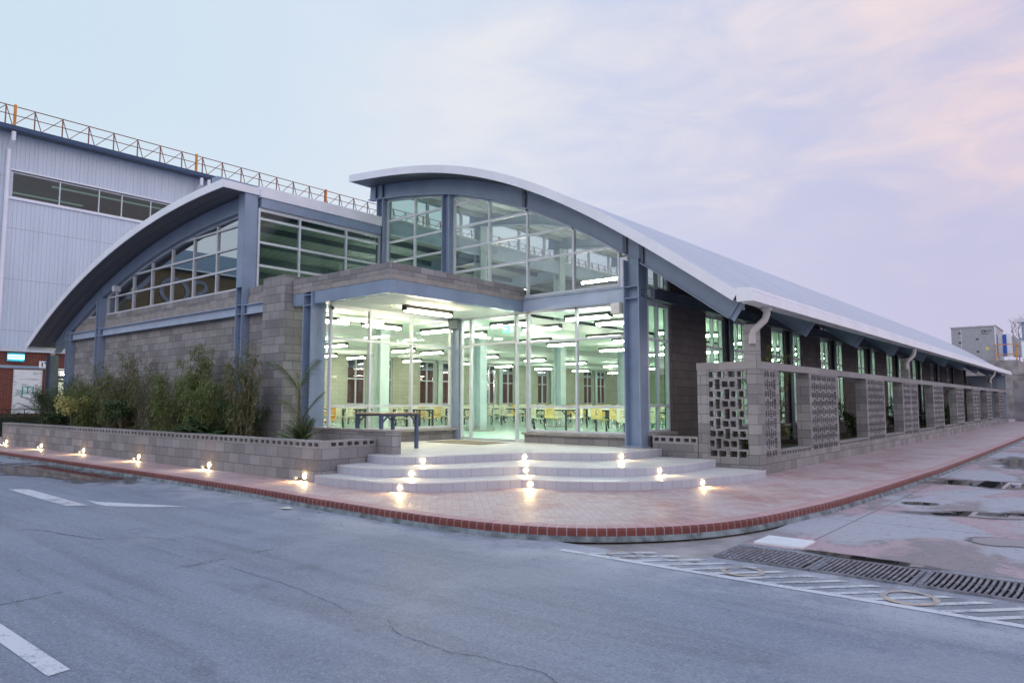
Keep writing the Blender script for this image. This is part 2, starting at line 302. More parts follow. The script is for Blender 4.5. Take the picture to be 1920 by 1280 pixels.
# ------------------------------------------------------------------ mesh builder
class MB:
    def __init__(s): s.v = []; s.f = []; s.uv = {}
    def box(s, x0, x1, y0, y1, z0, z1):
        if x0 > x1: x0, x1 = x1, x0
        if y0 > y1: y0, y1 = y1, y0
        if z0 > z1: z0, z1 = z1, z0
        b = len(s.v); s.v += [(x0, y0, z0), (x1, y0, z0), (x1, y1, z0), (x0, y1, z0), (x0, y0, z1), (x1, y0, z1), (x1, y1, z1), (x0, y1, z1)]
        s.f += [tuple(b + k for k in q) for q in ((0, 3, 2, 1), (4, 5, 6, 7), (0, 1, 5, 4), (1, 2, 6, 5), (2, 3, 7, 6), (3, 0, 4, 7))]; return s
    def poly(s, pts, uvs=None):
        b = len(s.v); s.v += [tuple(p) for p in pts]; s.f.append(tuple(range(b, b + len(pts))))
        if uvs: s.uv[len(s.f) - 1] = uvs
        return s
    def prism(s, pts, z0, z1, top=True, bottom=True):                      # xy outline extruded in z, u runs along the outline
        n = len(pts); L = 0
        for i in range(n):
            a, c = pts[i], pts[(i + 1) % n]; l = math.hypot(c[0] - a[0], c[1] - a[1])
            s.poly([(*a[:2], z0), (*c[:2], z0), (*c[:2], z1), (*a[:2], z1)], [(L, z0), (L + l, z0), (L + l, z1), (L, z1)]); L += l
        if top: s.poly([(*p[:2], z1) for p in pts])
        if bottom: s.poly([(*p[:2], z0) for p in reversed(pts)])
        return s
    def extr(s, prof, ax, a, b_):                                          # closed profile in the plane across ax, extruded along ax
        n = len(prof)
        def P(q, w): return (q[0], w, q[1]) if ax == 'y' else (w, q[0], q[1])
        L = 0
        for i in range(n):
            p, q = prof[i], prof[(i + 1) % n]; l = math.hypot(q[0] - p[0], q[1] - p[1])
            s.poly([P(p, a), P(q, a), P(q, b_), P(p, b_)], [(a, L), (a, L + l), (b_, L + l), (b_, L)]); L += l
        s.poly([P(p, a) for p in reversed(prof)]); s.poly([P(p, b_) for p in prof]); return s
    def bar(s, p, q, w, h=None, upv=(0, 0, 1)):                            # rectangular bar between two points
        p, q = Vector(p), Vector(q); h = h or w; d = (q - p).normalized(); u = Vector(upv)
        if abs(d.dot(u)) > .98: u = Vector((0, 1, 0))
        x = d.cross(u).normalized() * w / 2; y = x.cross(d).normalized() * h / 2; b = len(s.v)
        for c in (p, q): s.v += [tuple(c - x - y), tuple(c + x - y), tuple(c + x + y), tuple(c - x + y)]
        s.f += [tuple(b + k for k in f) for f in ((0, 3, 2, 1), (4, 5, 6, 7), (0, 1, 5, 4), (1, 2, 6, 5), (2, 3, 7, 6), (3, 0, 4, 7))]; return s
    def tube(s, pts, r, n=8, r1=None, cap=True):
        pts = [Vector(p) for p in pts]; m = len(pts); b = len(s.v); u = None
        for i, p in enumerate(pts):
            d = (pts[min(i + 1, m - 1)] - pts[max(i - 1, 0)]).normalized()
            if u is None: u = d.orthogonal().normalized()
            u = (u - d * u.dot(d)).normalized(); w = d.cross(u); rr_ = r if r1 is None else r + (r1 - r) * i / max(1, m - 1)
            for k in range(n):
                a = 2 * math.pi * k / n; s.v.append(tuple(p + (u * math.cos(a) + w * math.sin(a)) * rr_))
        for i in range(m - 1):
            for k in range(n): s.f.append((b + i * n + k, b + i * n + (k + 1) % n, b + (i + 1) * n + (k + 1) % n, b + (i + 1) * n + k))
        if cap: s.f.append(tuple(b + k for k in reversed(range(n)))); s.f.append(tuple(b + (m - 1) * n + k for k in range(n)))
        return s
    def build(s, name, m, parent=None, loc=None, smooth=False, bevel=0, **props):
        me = bpy.data.meshes.new(name)
        off = Vector(loc) if loc is not None else Vector((0, 0, 0))
        me.from_pydata([tuple(Vector(v) - off) for v in s.v], [], s.f); me.update()
        ul = me.uv_layers.new(name='UVMap')
        for p in me.polygons:
            if p.index in s.uv:
                for li, c in zip(p.loop_indices, s.uv[p.index]): ul.data[li].uv = c
                continue
            nx, ny, nz = (abs(c) for c in p.normal)
            for li in p.loop_indices:
                x, y, z = s.v[me.loops[li].vertex_index]
                ul.data[li].uv = (x, y) if nz >= max(nx, ny) else ((x, z) if ny >= nx else (y, z))
        me.materials.append(m)
        if smooth:
            for p in me.polygons: p.use_smooth = True
        o = bpy.data.objects.new(name, me); COL.objects.link(o); o.location = off
        if parent is not None:
            o.parent = parent
            if loc is not None: o.location = off - tot(parent)
            else: o.location = -tot(parent)
        if bevel:
            bm_ = o.modifiers.new('bevel', 'BEVEL'); bm_.width = bevel; bm_.segments = 2; bm_.limit_method = 'ANGLE'
        for k, v_ in props.items(): o[k] = v_
        return o
def tot(o):
    v = Vector((0, 0, 0))
    while o is not None: v += o.location; o = o.parent
    return v
def thing(name, label, cat, loc=(0, 0, 0), group=None):
    o = bpy.data.objects.new(name, None); COL.objects.link(o); o.location = loc; o['label'] = label; o['category'] = cat
    if group: o['group'] = group
    return o
def tag(o, label, cat, group=None):
    o['label'] = label; o['category'] = cat
    if group: o['group'] = group
    return o
def copytree(o, parent=None):
    c = o.copy(); COL.objects.link(c)
    if parent is not None: c.parent = parent
    for ch in o.children: copytree(ch, c)
    return c
def smoothpts(pts, n=6):
    out = []; P = [Vector(p) for p in pts]
    for i in range(len(P) - 1):
        p0, p1, p2, p3 = P[max(i - 1, 0)], P[i], P[i + 1], P[min(i + 2, len(P) - 1)]
        for k in range(n):
            t = k / n; out.append(.5 * ((2 * p1) + (p2 - p0) * t + (2 * p0 - 5 * p1 + 4 * p2 - p3) * t * t + (3 * p1 - p0 - 3 * p2 + p3) * t ** 3))
    out.append(P[-1]); return [tuple(p) for p in out]
def interp(tab, x):
    if x <= tab[0][0]: return tab[0][1]
    for a, b in zip(tab, tab[1:]):
        if x <= b[0]: return a[1] + (b[1] - a[1]) * (x - a[0]) / (b[0] - a[0])
    return tab[-1][1]
def text(name, s, size, m, parent, loc, rot, extrude=.01, sx=1, align='CENTER'):
    cu = bpy.data.curves.new(name, 'FONT'); cu.body = s; cu.size = size; cu.extrude = extrude; cu.align_x = align; cu.align_y = 'CENTER'
    t = bpy.data.objects.new(name, cu); COL.objects.link(t); dg = bpy.context.evaluated_depsgraph_get()
    me = bpy.data.meshes.new_from_object(t.evaluated_get(dg)); bpy.data.objects.remove(t)
    o = bpy.data.objects.new(name, me); COL.objects.link(o); me.materials.clear(); me.materials.append(m)
    o.rotation_euler = rot; o.scale = (sx, 1, 1); o.parent = parent; o.location = Vector(loc) - (tot(parent) if parent else Vector((0, 0, 0))); return o

# ================================================================== world and light
w = bpy.data.worlds.new('World'); S.world = w; w.use_nodes = True; t = NT(w.node_tree); t.n.clear()
out = t.new('ShaderNodeOutputWorld'); d = t.new('ShaderNodeTexCoord').outputs['Generated']; sx = t.xyz(d)
sky = t.new('ShaderNodeTexSky'); sky.sky_type = 'NISHITA'; sky.sun_disc = False; sky.sun_elevation = rad(9); sky.sun_rotation = rad(180 + 15); sky.air_density = 1.2; sky.dust_density = 1.5
def dotd(v):
    n = t.new('ShaderNodeVectorMath', operation='DOT_PRODUCT'); t.put(n.inputs[0], d); n.inputs[1].default_value = v; return n.outputs['Value']
side = dotd(tuple(rr)); front = dotd(tuple(hh)); z = sx[2]
low = t.ramp(t.math('ADD', t.math('MULTIPLY', side, .8), .5), [(.05, (.76, .85, .94)), (.35, (.77, .84, .93)), (.62, (.65, .66, .84)), (.92, (.60, .58, .78))])
high = t.ramp(t.math('ADD', t.math('MULTIPLY', side, .8), .5), [(.05, (.64, .79, .92)), (.35, (.70, .80, .93)), (.62, (.63, .68, .87)), (.92, (.57, .58, .80))])
grad = t.mix(t.step(z, .03, .42), low, high)
zz = t.math('ADD', t.math('MAXIMUM', z, 0), .12)
cv = t.new('ShaderNodeCombineXYZ'); t.put(cv.inputs[0], t.math('DIVIDE', sx[0], zz)); t.put(cv.inputs[1], t.math('DIVIDE', sx[1], zz))
cl = t.noise(t.mapv(d, loc=(.35, 1.1, .2), rot=(0, 0, rad(20)), scale=(1.7, 1.7, 4.2)), 1.25, 3, .5, .4)
cl2 = t.noise(t.mapv(d, loc=(4.2, 1.1, 0), rot=(0, rad(14), 0), scale=(1.6, 1.6, 5.0)), 3.8, 7, .58, .7)
amount = t.step(t.math('ADD', t.math('MULTIPLY', cl, .66), t.math('MULTIPLY', cl2, .34)),   .41, .66)
amount = t.math('MULTIPLY', t.math('MULTIPLY', amount, t.step(side, -.34, .0)), t.step(z, .08, .30))
ccol = t.ramp(t.math('ADD', t.math('MULTIPLY', side, .8), .5), [(.4, (.84, .86, .91)), (.64, (.88, .84, .87)), (.95, (.93, .74, .75))])
grad = t.mix(t.math('MULTIPLY', amount, .95), grad, ccol)
# the side of the sky behind the camera, where the sun has just gone, is brighter
back = t.step(t.math('MULTIPLY', front, -1), .05, .75)
bcol = t.mix(t.step(side, -.5, .75), (.84, .84, .93), (1.55, 1.38, 1.46))
grad = t.mix(back, grad, bcol)
grad = t.mix(t.step(side, .70, .95), grad, (1.30, 1.16, 1.28))
zen = t.step(z, .45, .95); grad = t.mix(zen, grad, (.56, .74, 1.12))
ground = t.step(z, -.02, -.12); grad = t.mix(ground, grad, (.16, .16, .18))
b1 = t.new('ShaderNodeBackground'); t.l.new(sky.outputs[0], b1.inputs[0]); b1.inputs[1].default_value = .05
SKYMIX = 1.0
b2 = t.new('ShaderNodeBackground'); t.put(b2.inputs[0], grad); b2.inputs[1].default_value = SKYMIX
mx = t.new('ShaderNodeMixShader'); mx.inputs[0].default_value = .96
t.l.new(b1.outputs[0], mx.inputs[1]); t.l.new(b2.outputs[0], mx.inputs[2]); t.l.new(mx.outputs[0], out.inputs[0])
sl = bpy.data.lights.new('sun', 'SUN'); sl.energy = .4; sl.angle = rad(25); sl.color = (1, .9, .86)
so = bpy.data.objects.new('sun', sl); COL.objects.link(so); so.rotation_euler = Vector((.35, 1, -.55)).to_track_quat('-Z', 'Y').to_euler()

# ================================================================== ground
def sheet(name, pts, z, m, **kw):
    o = MB().poly([(p[0], p[1], z) for p in pts]).build(name, m); o['kind'] = 'structure'; return o
sheet('ground', [(-400, -300), (300, -300), (300, 500), (-400, 500)], -.175, M_conc)
road = sheet('road', [(-120, -60), (60, -60), (60, -5.95), (2.05, -5.95), (2.05, -7.2), (-120, -7.2)], -.15, M_road)
yard = sheet('yard', [(2.0, -5.95), (60, -5.95), (60, 90), (2.0, 90)], -.148, M_yard)
K = [(-70, -7.42), (-40, -7.42), (-18, -7.42), (-10, -7.36), (-6.2, -7.4), (-3.8, -7.52), (-1.4, -7.55), (.1, -7.28), (1.07, -6.58), (1.72, -5.45), (2.05, -3.7), (2.22, -1.8), (2.38, 2), (2.5, 7), (2.6, 22), (2.65, 50), (2.65, 62)]
Ks = smoothpts([(x, y, 0) for x, y in K], 8)
def offs(pts, dd):
    o = []
    for i, p in enumerate(pts):
        a, b = Vector(pts[max(i - 1, 0)]), Vector(pts[min(i + 1, len(pts) - 1)]); n = (b - a).normalized(); o.append((p[0] - n.y * dd, p[1] + n.x * dd))
    return o
def ribbon(name, prof, m):                                                # sweep (inset, z) profile along the kerb line
    mb = MB(); rows = [[(x, y, z) for x, y in offs(Ks, d_)] for d_, z in prof]; L = 0
    for i in range(len(Ks) - 1):
        l = (Vector(Ks[i + 1]) - Vector(Ks[i])).length; h_ = 0
        for a, b, (d0, z0), (d1, z1) in zip(rows, rows[1:], prof, prof[1:]):
            g = math.hypot(d1 - d0, z1 - z0); mb.poly([a[i], a[i + 1], b[i + 1], b[i]], [(L, h_ + .5), (L + l, h_ + .5), (L + l, h_ + g + .5), (L, h_ + g + .5)]); h_ += g
        L += l
    o = mb.build(name, m); o['kind'] = 'structure'; return o
ribbon('kerb_base', [(-.035, -.15), (-.02, -.095), (.006, -.088)], M_kerbbase)
ribbon('kerb', [(.0, -.092), (.0, -.03), (.008, -.012), (.024, -.001)], M_kerb)
ribbon('kerb_top', [(.024, -.001), (.05, .004), (.215, .0065)], M_kerbtop)
inner = offs(Ks, .21)
sheet('pavement', [(p[0], p[1]) for p in inner] + [(-12, 62), (-70, 62)], .004, M_paver)
# markings painted on the road
def mark(name, pts, m, dz=.004): return MB().poly([(p[0], p[1], -.15 + dz) for p in pts]).build(name, m, road)
mark('lane_line', [(-1.8, -12.24), (.42, -12.245), (.44, -12.37), (-1.8, -12.37)], M_linewhite)['label'] = 'white lane dash at the lower left corner'
mark('arrow_shaft', [(-10.3, -9.72), (-9.98, -9.47), (-8.1, -9.53), (-8.3, -9.785)], M_linewhite)
mark('arrow_shaft', [(-8.27, -9.785), (-8.07, -9.53), (-6.9, -9.57), (-7.1, -9.80)], M_linefade)
mark('arrow_head', [(-7.62, -9.36), (-7.25, -9.32), (-5.6, -8.62), (-6.0, -9.05), (-6.63, -9.42), (-7.0, -9.42)], M_linewhite)
mark('edge_line', [(.65, -7.60), (6.2, -7.64), (6.2, -7.545), (.65, -7.51)], M_linewhite)
for k in range(17):
    x0 = .95 + k * .27; mark('hatch_stripe', [(x0, -7.54), (x0 + .10, -7.54), (x0 + .10 + .50, -7.02), (x0 + .50, -7.02)], M_linefade, .0045)
for cx, cy, rx, ry in ((2.56, -7.27, .20, .20), (3.96, -7.28, .22, .24), (1.3, -7.33, .2, .14)):
    mb = MB(); N = 36
    for k in range(N):
        a, b = 2 * math.pi * k / N, 2 * math.pi * (k + 1) / N
        mb.poly([(cx + rx * math.cos(a), cy + ry * math.sin(a), -.142), (cx + rx * math.cos(b), cy + ry * math.sin(b), -.142), (cx + rx * .76 * math.cos(b), cy + ry * .76 * math.sin(b), -.142), (cx + rx * .76 * math.cos(a), cy + ry * .76 * math.sin(a), -.142)][::-1])
    mb.build('painted_ring', M_lineyellow, road)
def crack(pts, wd):
    P = smoothpts([tuple(at(x, y, 'z', -.1455)) for x, y in pts], 9); q = random.Random(len(pts)); mb = MB(); last = None
    for p in P:
        x, y = p[0] + q.uniform(-.012, .012), p[1] + q.uniform(-.012, .012); w_ = wd * q.uniform(.3, 1.2); cur = ((x, y - w_, -.1455), (x, y + w_, -.1455))
        if last: mb.poly([last[0], cur[0], cur[1], last[1]])
        last = cur
    mb.build('crack', M_crack, road)
M_crack = simple('dark crack', (.06, .065, .075), .9)
crack([(728, 1160), (745, 1185), (800, 1205), (850, 1222), (900, 1230), (960, 1246), (1010, 1258), (1060, 1290)], .0032)
crack([(430, 1060), (480, 1078), (520, 1088), (570, 1108), (615, 1126), (660, 1150)], .003)
crack([(0, 996), (60, 992), (130, 1002), (190, 1010), (260, 1006), (330, 1012)], .006)
# puddles
def puddle(cx, cy, ax, ay, rot, z, seed=0, amp=0):
    pts, us_ = [], []
    for k in range(48):
        a = 2 * math.pi * k / 48; x, y = 1.35 * ax * math.cos(a), 1.35 * ay * math.sin(a)
        pts.append((cx + x * math.cos(rot) - y * math.sin(rot), cy + x * math.sin(rot) + y * math.cos(rot), z)); us_.append((math.cos(a), math.sin(a)))
    o = MB().poly(pts, us_).build('puddle', M_water); o['kind'] = 'structure'
puddle(-13.4, -8.1, 3.6, .72, .03, -.1445, 3.3, .3)
puddle(-18.5, -8.6, 2.2, .5, .0, -.1445, 8.3, .3)
puddle(4.3, 2.9, 1.9, .85, .15, -.1415, 1.3)
puddle(3.9, -1.8, .95, .34, .4, -.1415, 5.2, .6)
puddle(5.0, -1.3, .9, .5, .2, -.1415, 2.9, .5)
puddle(3.5, 9.0, .5, 2.4, .1, -.1415, 6.1, .6)
puddle(4.6, 13.5, 1.1, 4.0, .1, -.1415, 7.4, .6)
puddle(3.3, -5.95, .75, .11, -.05, -.1415)
puddle(5.6, 5.5, 1.6, 1.0, .2, -.1412)
puddle(4.4, -4.0, .5, .3, .3, -.1413)
puddle(2.95, -1.1, .25, .2, .1, -.1415, 9.7, .6)
# drain grates: three cast sections side by side
def grate(x0, x1, label):
    g = thing('drain_grate', label, 'drain grate', ((x0 + x1) / 2, -6.5, -.15), 'drain grates along the hatched line')
    y0, y1 = -6.84, -6.16
    MB().box(x0, x1, y0, y0 + .035, -.15, -.132).box(x0, x1, y1 - .035, y1, -.15, -.128).box(x0, x0 + .04, y0 + .035, y1 - .035, -.15, -.130).box(x1 - .04, x1, y0 + .035, y1 - .035, -.15, -.130).build('frame', M_iron, g)
    MB().poly([(x0 + .03, y0 + .03, -.1465), (x1 - .03, y0 + .03, -.1465), (x1 - .03, y1 - .03, -.1465), (x0 + .03, y1 - .03, -.1465)]).build('channel', M_void, g)
    n = 17; mb = MB(); st = (x1 - x0 - .1) / n
    for k in range(n):
        x = x0 + .05 + st * (k + .5)
        mb.tube([(x - .02, y0 + .035, -.138), (x, (y0 + y1) / 2 - .15, -.126), (x + .006, (y0 + y1) / 2 + .1, -.124), (x, y1 - .035, -.130)], st * .30, 6)
    mb.bar((x0 + .04, -6.5, -.139), (x1 - .04, -6.5, -.139), .02, .012).build('bar', M_iron, g, smooth=True)
grate(2.07, 3.02, 'iron drain grate nearest the kerb corner beside the yellow ring')
grate(3.03, 3.90, 'middle iron drain grate of the row of three')
grate(3.93, 4.86, 'iron drain grate at the right edge of the picture')
tag(MB().box(2.13, 2.66, -5.88, -5.40, -.15, -.122).build('inspection_cover', simple('pale cover plate', (.72, .72, .75), .6, 0, .08), bevel=.006), 'pale square inspection cover by the kerb', 'cover')

# ================================================================== entrance steps
def curve(pts): return [(p[0], p[1]) for p in smoothpts([(x, y, 0) for x, y in pts], 6)]
top = curve([(-5.62, -5.18), (-5.2, -5.24), (-4.8, -5.17), (-4.42, -4.88), (-4.2, -4.3), (-3.93, -3.54), (-3.59, -2.88), (-3.07, -2.44), (-2.52, -2.1), (-2.18, -1.6), (-2.06, -1.0), (-2.06, -.45)])
mid = curve([(-5.62, -5.88), (-5.1, -5.93), (-4.59, -5.87), (-3.94, -5.55), (-3.45, -5.0), (-3.15, -4.41), (-2.78, -3.9), (-2.15, -3.62), (-1.52, -3.28), (-1.07, -2.75), (-.83, -2.05), (-.75, -1.2), (-.75, -.35)])
bot = curve([(-5.62, -6.36), (-5.2, -6.4), (-4.69, -6.38), (-3.88, -6.33), (-3.3, -6.05), (-2.94, -5.57), (-2.65, -4.98), (-2.26, -4.5), (-1.62, -4.28), (-.98, -3.84), (-.5, -3.3), (-.09, -2.34), (.14, -1.4), (.22, -.78), (.22, -.2)])
steps = thing('entrance_steps', 'curved three tier tiled steps up to the glass entrance', 'steps', (-4, -3, 0))
for nm, c, z0, z1 in (('lower_step', bot, .0, .15), ('middle_step', mid, .152, .30), ('landing', top, .302, .45)):
    if nm == 'lower_step': pts = c[:-1] + [(.22, -.42), (-.02, -.30)] + [(-2.0, -.30), (-5.62, -4.0)]
    elif nm == 'middle_step': pts = c + [(-2.05, -.35), (-5.62, -4.0)]
    else: pts = c + [(-2.06, -.12), (-8.36, -.12), (-8.36, -4.74), (-5.62, -4.74)]
    MB().prism(pts, z0, z1 - .016, top=False, bottom=False).build(nm, M_tile, steps)
    q = [(p[0], p[1]) for p in pts]
    MB().prism([(x, y) for x, y in q], z1 - .016, z1, bottom=False).build('tread' if nm != 'landing' else 'landing_floor', M_tiletop, steps)
def lens(mb, p, n, r):
    n = Vector(n).normalized(); u = n.orthogonal().normalized(); v = n.cross(u); p = Vector(p)
    for (r0, h0), (r1, h1) in (((r, 0), (r * .8, r * .35)), ((r * .8, r * .35), (r * .4, r * .5)), ((r * .4, r * .5), (.0005, r * .53))):
        for k in range(12):
            a, b = 2 * math.pi * k / 12, 2 * math.pi * (k + 1) / 12
            f = lambda rr_, a_, h_: tuple(p + (u * math.cos(a_) + v * math.sin(a_)) * rr_ + n * h_)
            mb.poly([f(r0, a, h0), f(r0, b, h0), f(r1, b, h1), f(r1, a, h1)])
    return mb
def ring(mb, p, n, r0, r1, h):
    n = Vector(n).normalized(); u = n.orthogonal().normalized(); v = n.cross(u); p = Vector(p); N = 16
    for k in range(N):
        a, b = 2 * math.pi * k / N, 2 * math.pi * (k + 1) / N
        f = lambda rr_, a_, h_: tuple(p + (u * math.cos(a_) + v * math.sin(a_)) * rr_ + n * h_)
        mb.poly([f(r1, a, 0), f(r1, b, 0), f(r1, b, h), f(r1, a, h)]); mb.poly([f(r1, a, h), f(r1, b, h), f(r0, b, h), f(r0, a, h)]); mb.poly([f(r0, a, h), f(r0, b, h), f(r0, b, 0), f(r0, a, 0)])
    return mb
def lamp(p, n, label, grp, r=.032, name='step_light'):
    g = thing(name, label, 'light', p, grp)
    ring(MB(), p, n, r, r + .014, .014).build('bezel', M_alu, g)
    lens(MB(), p, n, r).build('lens', M_lamp, g, smooth=True)
    return g
def onstep(c, px, py, z):
    best = None
    for a, b in zip(c, c[1:]):
        for k in range(9):
            t_ = k / 9; q = (a[0] + (b[0] - a[0]) * t_, a[1] + (b[1] - a[1]) * t_)
            v = Vector((q[0], q[1], z)) - CAM; sxp = 960 + F * v.dot(rr) / v.dot(FW); dx = abs(sxp - px)
            if best is None or dx < best[0]: best = (dx, q, (b[1] - a[1], -(b[0] - a[0]), 0))
    q, n = best[1], Vector(best[2]).normalized()
    if n.dot(CAM - Vector((*q, z))) < 0: n = -n
    return Vector((q[0], q[1], z)) + n * .003, n
for c, z, row, pxs in ((top, .375, 'top', (793, 984, 1165)), (mid, .225, 'middle', (772, 985, 1236)), (bot, .075, 'bottom', (750, 994, 1316))):
    for px, sd in zip(pxs, ('left hand', 'central', 'right hand')):
        p, n = onstep(c, px, 0, z); lamp(p, n, 'glowing round light in the %s riser, %s one of three' % (row, sd), 'lights recessed in the steps')

# ================================================================== planter, low wall
def coping_blocks(mb, a, b, z0, z1, th, step=.4):                          # row of two-hole blocks, holes facing the outside
    a, b = Vector(a), Vector(b); L = (b - a).length; n = max(1, round(L / step)); st = L / n; d_ = (b - a) / L; ny = Vector((-d_.y, d_.x, 0))
    h_ = z1 - z0
    def bx(u0, u1, w0, w1):
        p = [a + d_ * u + ny * v for u, v in ((u0, 0), (u1, 0), (u1, th), (u0, th))]
        k = len(mb.v); mb.v += [(q.x, q.y, z0 + w0) for q in p] + [(q.x, q.y, z0 + w1) for q in p]
        mb.f += [tuple(k + i for i in f) for f in ((0, 3, 2, 1), (4, 5, 6, 7), (0, 1, 5, 4), (1, 2, 6, 5), (2, 3, 7, 6), (3, 0, 4, 7))]
    bx(0, L, 0, h_ * .27); bx(0, L, h_ * .75, h_)
    for k in range(n):
        u = k * st; wv = st * .12
        bx(u + .003, u + wv, h_ * .27, h_ * .75); bx(u + st / 2 - wv * .6, u + st / 2 + wv * .6, h_ * .27, h_ * .75); bx(u + st - wv, u + st - .003, h_ * .27, h_ * .75)
pl = thing('planter_wall', 'long low grey block planter wall with a row of holes along its top', 'planter wall', (-15, -6.25, 0))
MB().box(-24.1, -5.64, -6.25, -6.05, 0, .60).box(-5.84, -5.64, -6.05, -4.96, 0, .60).box(-24.1, -23.9, -6.05, -4.62, 0, .60).build('wall', M_block, pl)
mb = MB(); coping_blocks(mb, (-24.1, -6.253, 0), (-5.637, -6.253, 0), .60, .74, .206); mb.build('coping', M_blockcap, pl)
mb = MB(); coping_blocks(mb, (-5.637, -6.045, 0), (-5.637, -4.96, 0), .60, .74, .206); mb.build('coping', M_blockcap, pl)
for px in (568, 389, 257, 154, 75, 10):
    pass
for x, lab in zip((-6.07, -9.6, -13.1, -16.65, -20.07, -23.5), ('nearest the steps', 'second from the steps', 'third from the steps', 'fourth from the steps', 'fifth from the steps', 'farthest from the steps')):
    g = lamp((x, -6.254, .095), (0, -1, -.05), 'warm spotlight low on the planter wall, ' + lab, 'spotlights along the planter wall', .042, 'wall_light')
    MB().box(x - .30, x - .22, -6.30, -6.252, .02, .075).build('cable_box', M_ivory, g, bevel=.008)
    MB().tube([(x - .22, -6.262, .045), (x - .12, -6.266, .03), (x - .05, -6.262, .07)], .007, 6).build('cable', M_black, g)
sheet('planting_soil', [(-23.9, -6.05), (-5.84, -6.05), (-5.84, -4.96), (-8.6, -4.96), (-8.6, -4.66), (-23.9, -4.66)], .55, M_soil).name = 'soil'
lw = thing('low_wall', 'short dark block wall between the palm bed and the landing', 'wall', (-7, -4.85, .0))
MB().box(-8.7, -5.15, -4.95, -4.75, 0, .87).build('wall', M_block, lw)
MB().box(-8.7, -5.13, -4.97, -4.73, .872, .91).build('coping', M_sill, lw)

# ================================================================== canteen building
B = thing('canteen_building', 'long low canteen hall with two curved vault roofs and a lit glass entrance', 'building', (-12, 10, 0))
RT = [at(x, y, 'y', -.9) for x, y in [(655, 330), (700, 320), (750, 313.5), (800, 311), (850, 312.5), (900, 318.5), (950, 328.5), (1000, 343.5), (1050, 362.5), (1100, 384.5), (1150, 410), (1200, 438), (1250, 468), (1300, 499), (1350, 527), (1378, 541)]]
def cubicfit(P, deg):                                                      # least squares polynomial through the profile points
    n = deg + 1; x0 = sum(p[0] for p in P) / len(P); A = [[0.0] * (n + 1) for _ in range(n)]
    for x, zz in P:
        pw = [((x - x0) / 6) ** k for k in range(n)]
        for i in range(n):
            for j in range(n): A[i][j] += pw[i] * pw[j]
            A[i][n] += pw[i] * zz
    for i in range(n):
        p = max(range(i, n), key=lambda r: abs(A[r][i])); A[i], A[p] = A[p], A[i]
        for r in range(n):
            if r != i:
                f = A[r][i] / A[i][i]
                for c in range(i, n + 1): A[r][c] -= f * A[i][c]
    co = [A[i][n] / A[i][i] for i in range(n)]
    return lambda x: sum(c * ((x - x0) / 6) ** k for k, c in enumerate(co))
fr = cubicfit([(p.x, p.z) for p in RT], 4)
fl = lambda x: math.sqrt(32.35 ** 2 - (x + 11.27) ** 2) - 25.35
def prof(f, x0, x1, n, off=0):
    o = []
    for k in range(n + 1):
        x = x0 + (x1 - x0) * k / n; e = .01; s = (f(x + e) - f(x - e)) / (2 * e); l = math.hypot(1, s); o.append((x + s / l * off, f(x) - off / l))
    return o
XR0, XR1, XL0, XL1 = -12.04, .02, -25.62, -11.38
YR0, YL0, YE = -.9, -5.25, 47.6
YC = [-.05, 4.4, 9.15, 14.0, 19.2, 24.5, 29.9, 35.2, 41.0, 46.6]
def below(f, x, off):
    e = .01; s = (f(x + e) - f(x - e)) / (2 * e); return f(x) - off * math.hypot(1, s)
def sheetalong(pr, y0, y1):
    mb = MB(); L = 0
    for p, q in zip(pr, pr[1:]):
        l = math.hypot(q[0] - p[0], q[1] - p[1]); mb.poly([(p[0], y0, p[1]), (q[0], y0, q[1]), (q[0], y1, q[1]), (p[0], y1, p[1])], [(y0, L), (y0, L + l), (y1, L + l), (y1, L)]); L += l
    return mb
def band(pa, pb, y0, y1):                                                  # solid between two profiles
    return MB().extr(pa + pb[::-1], 'y', y0, y1)
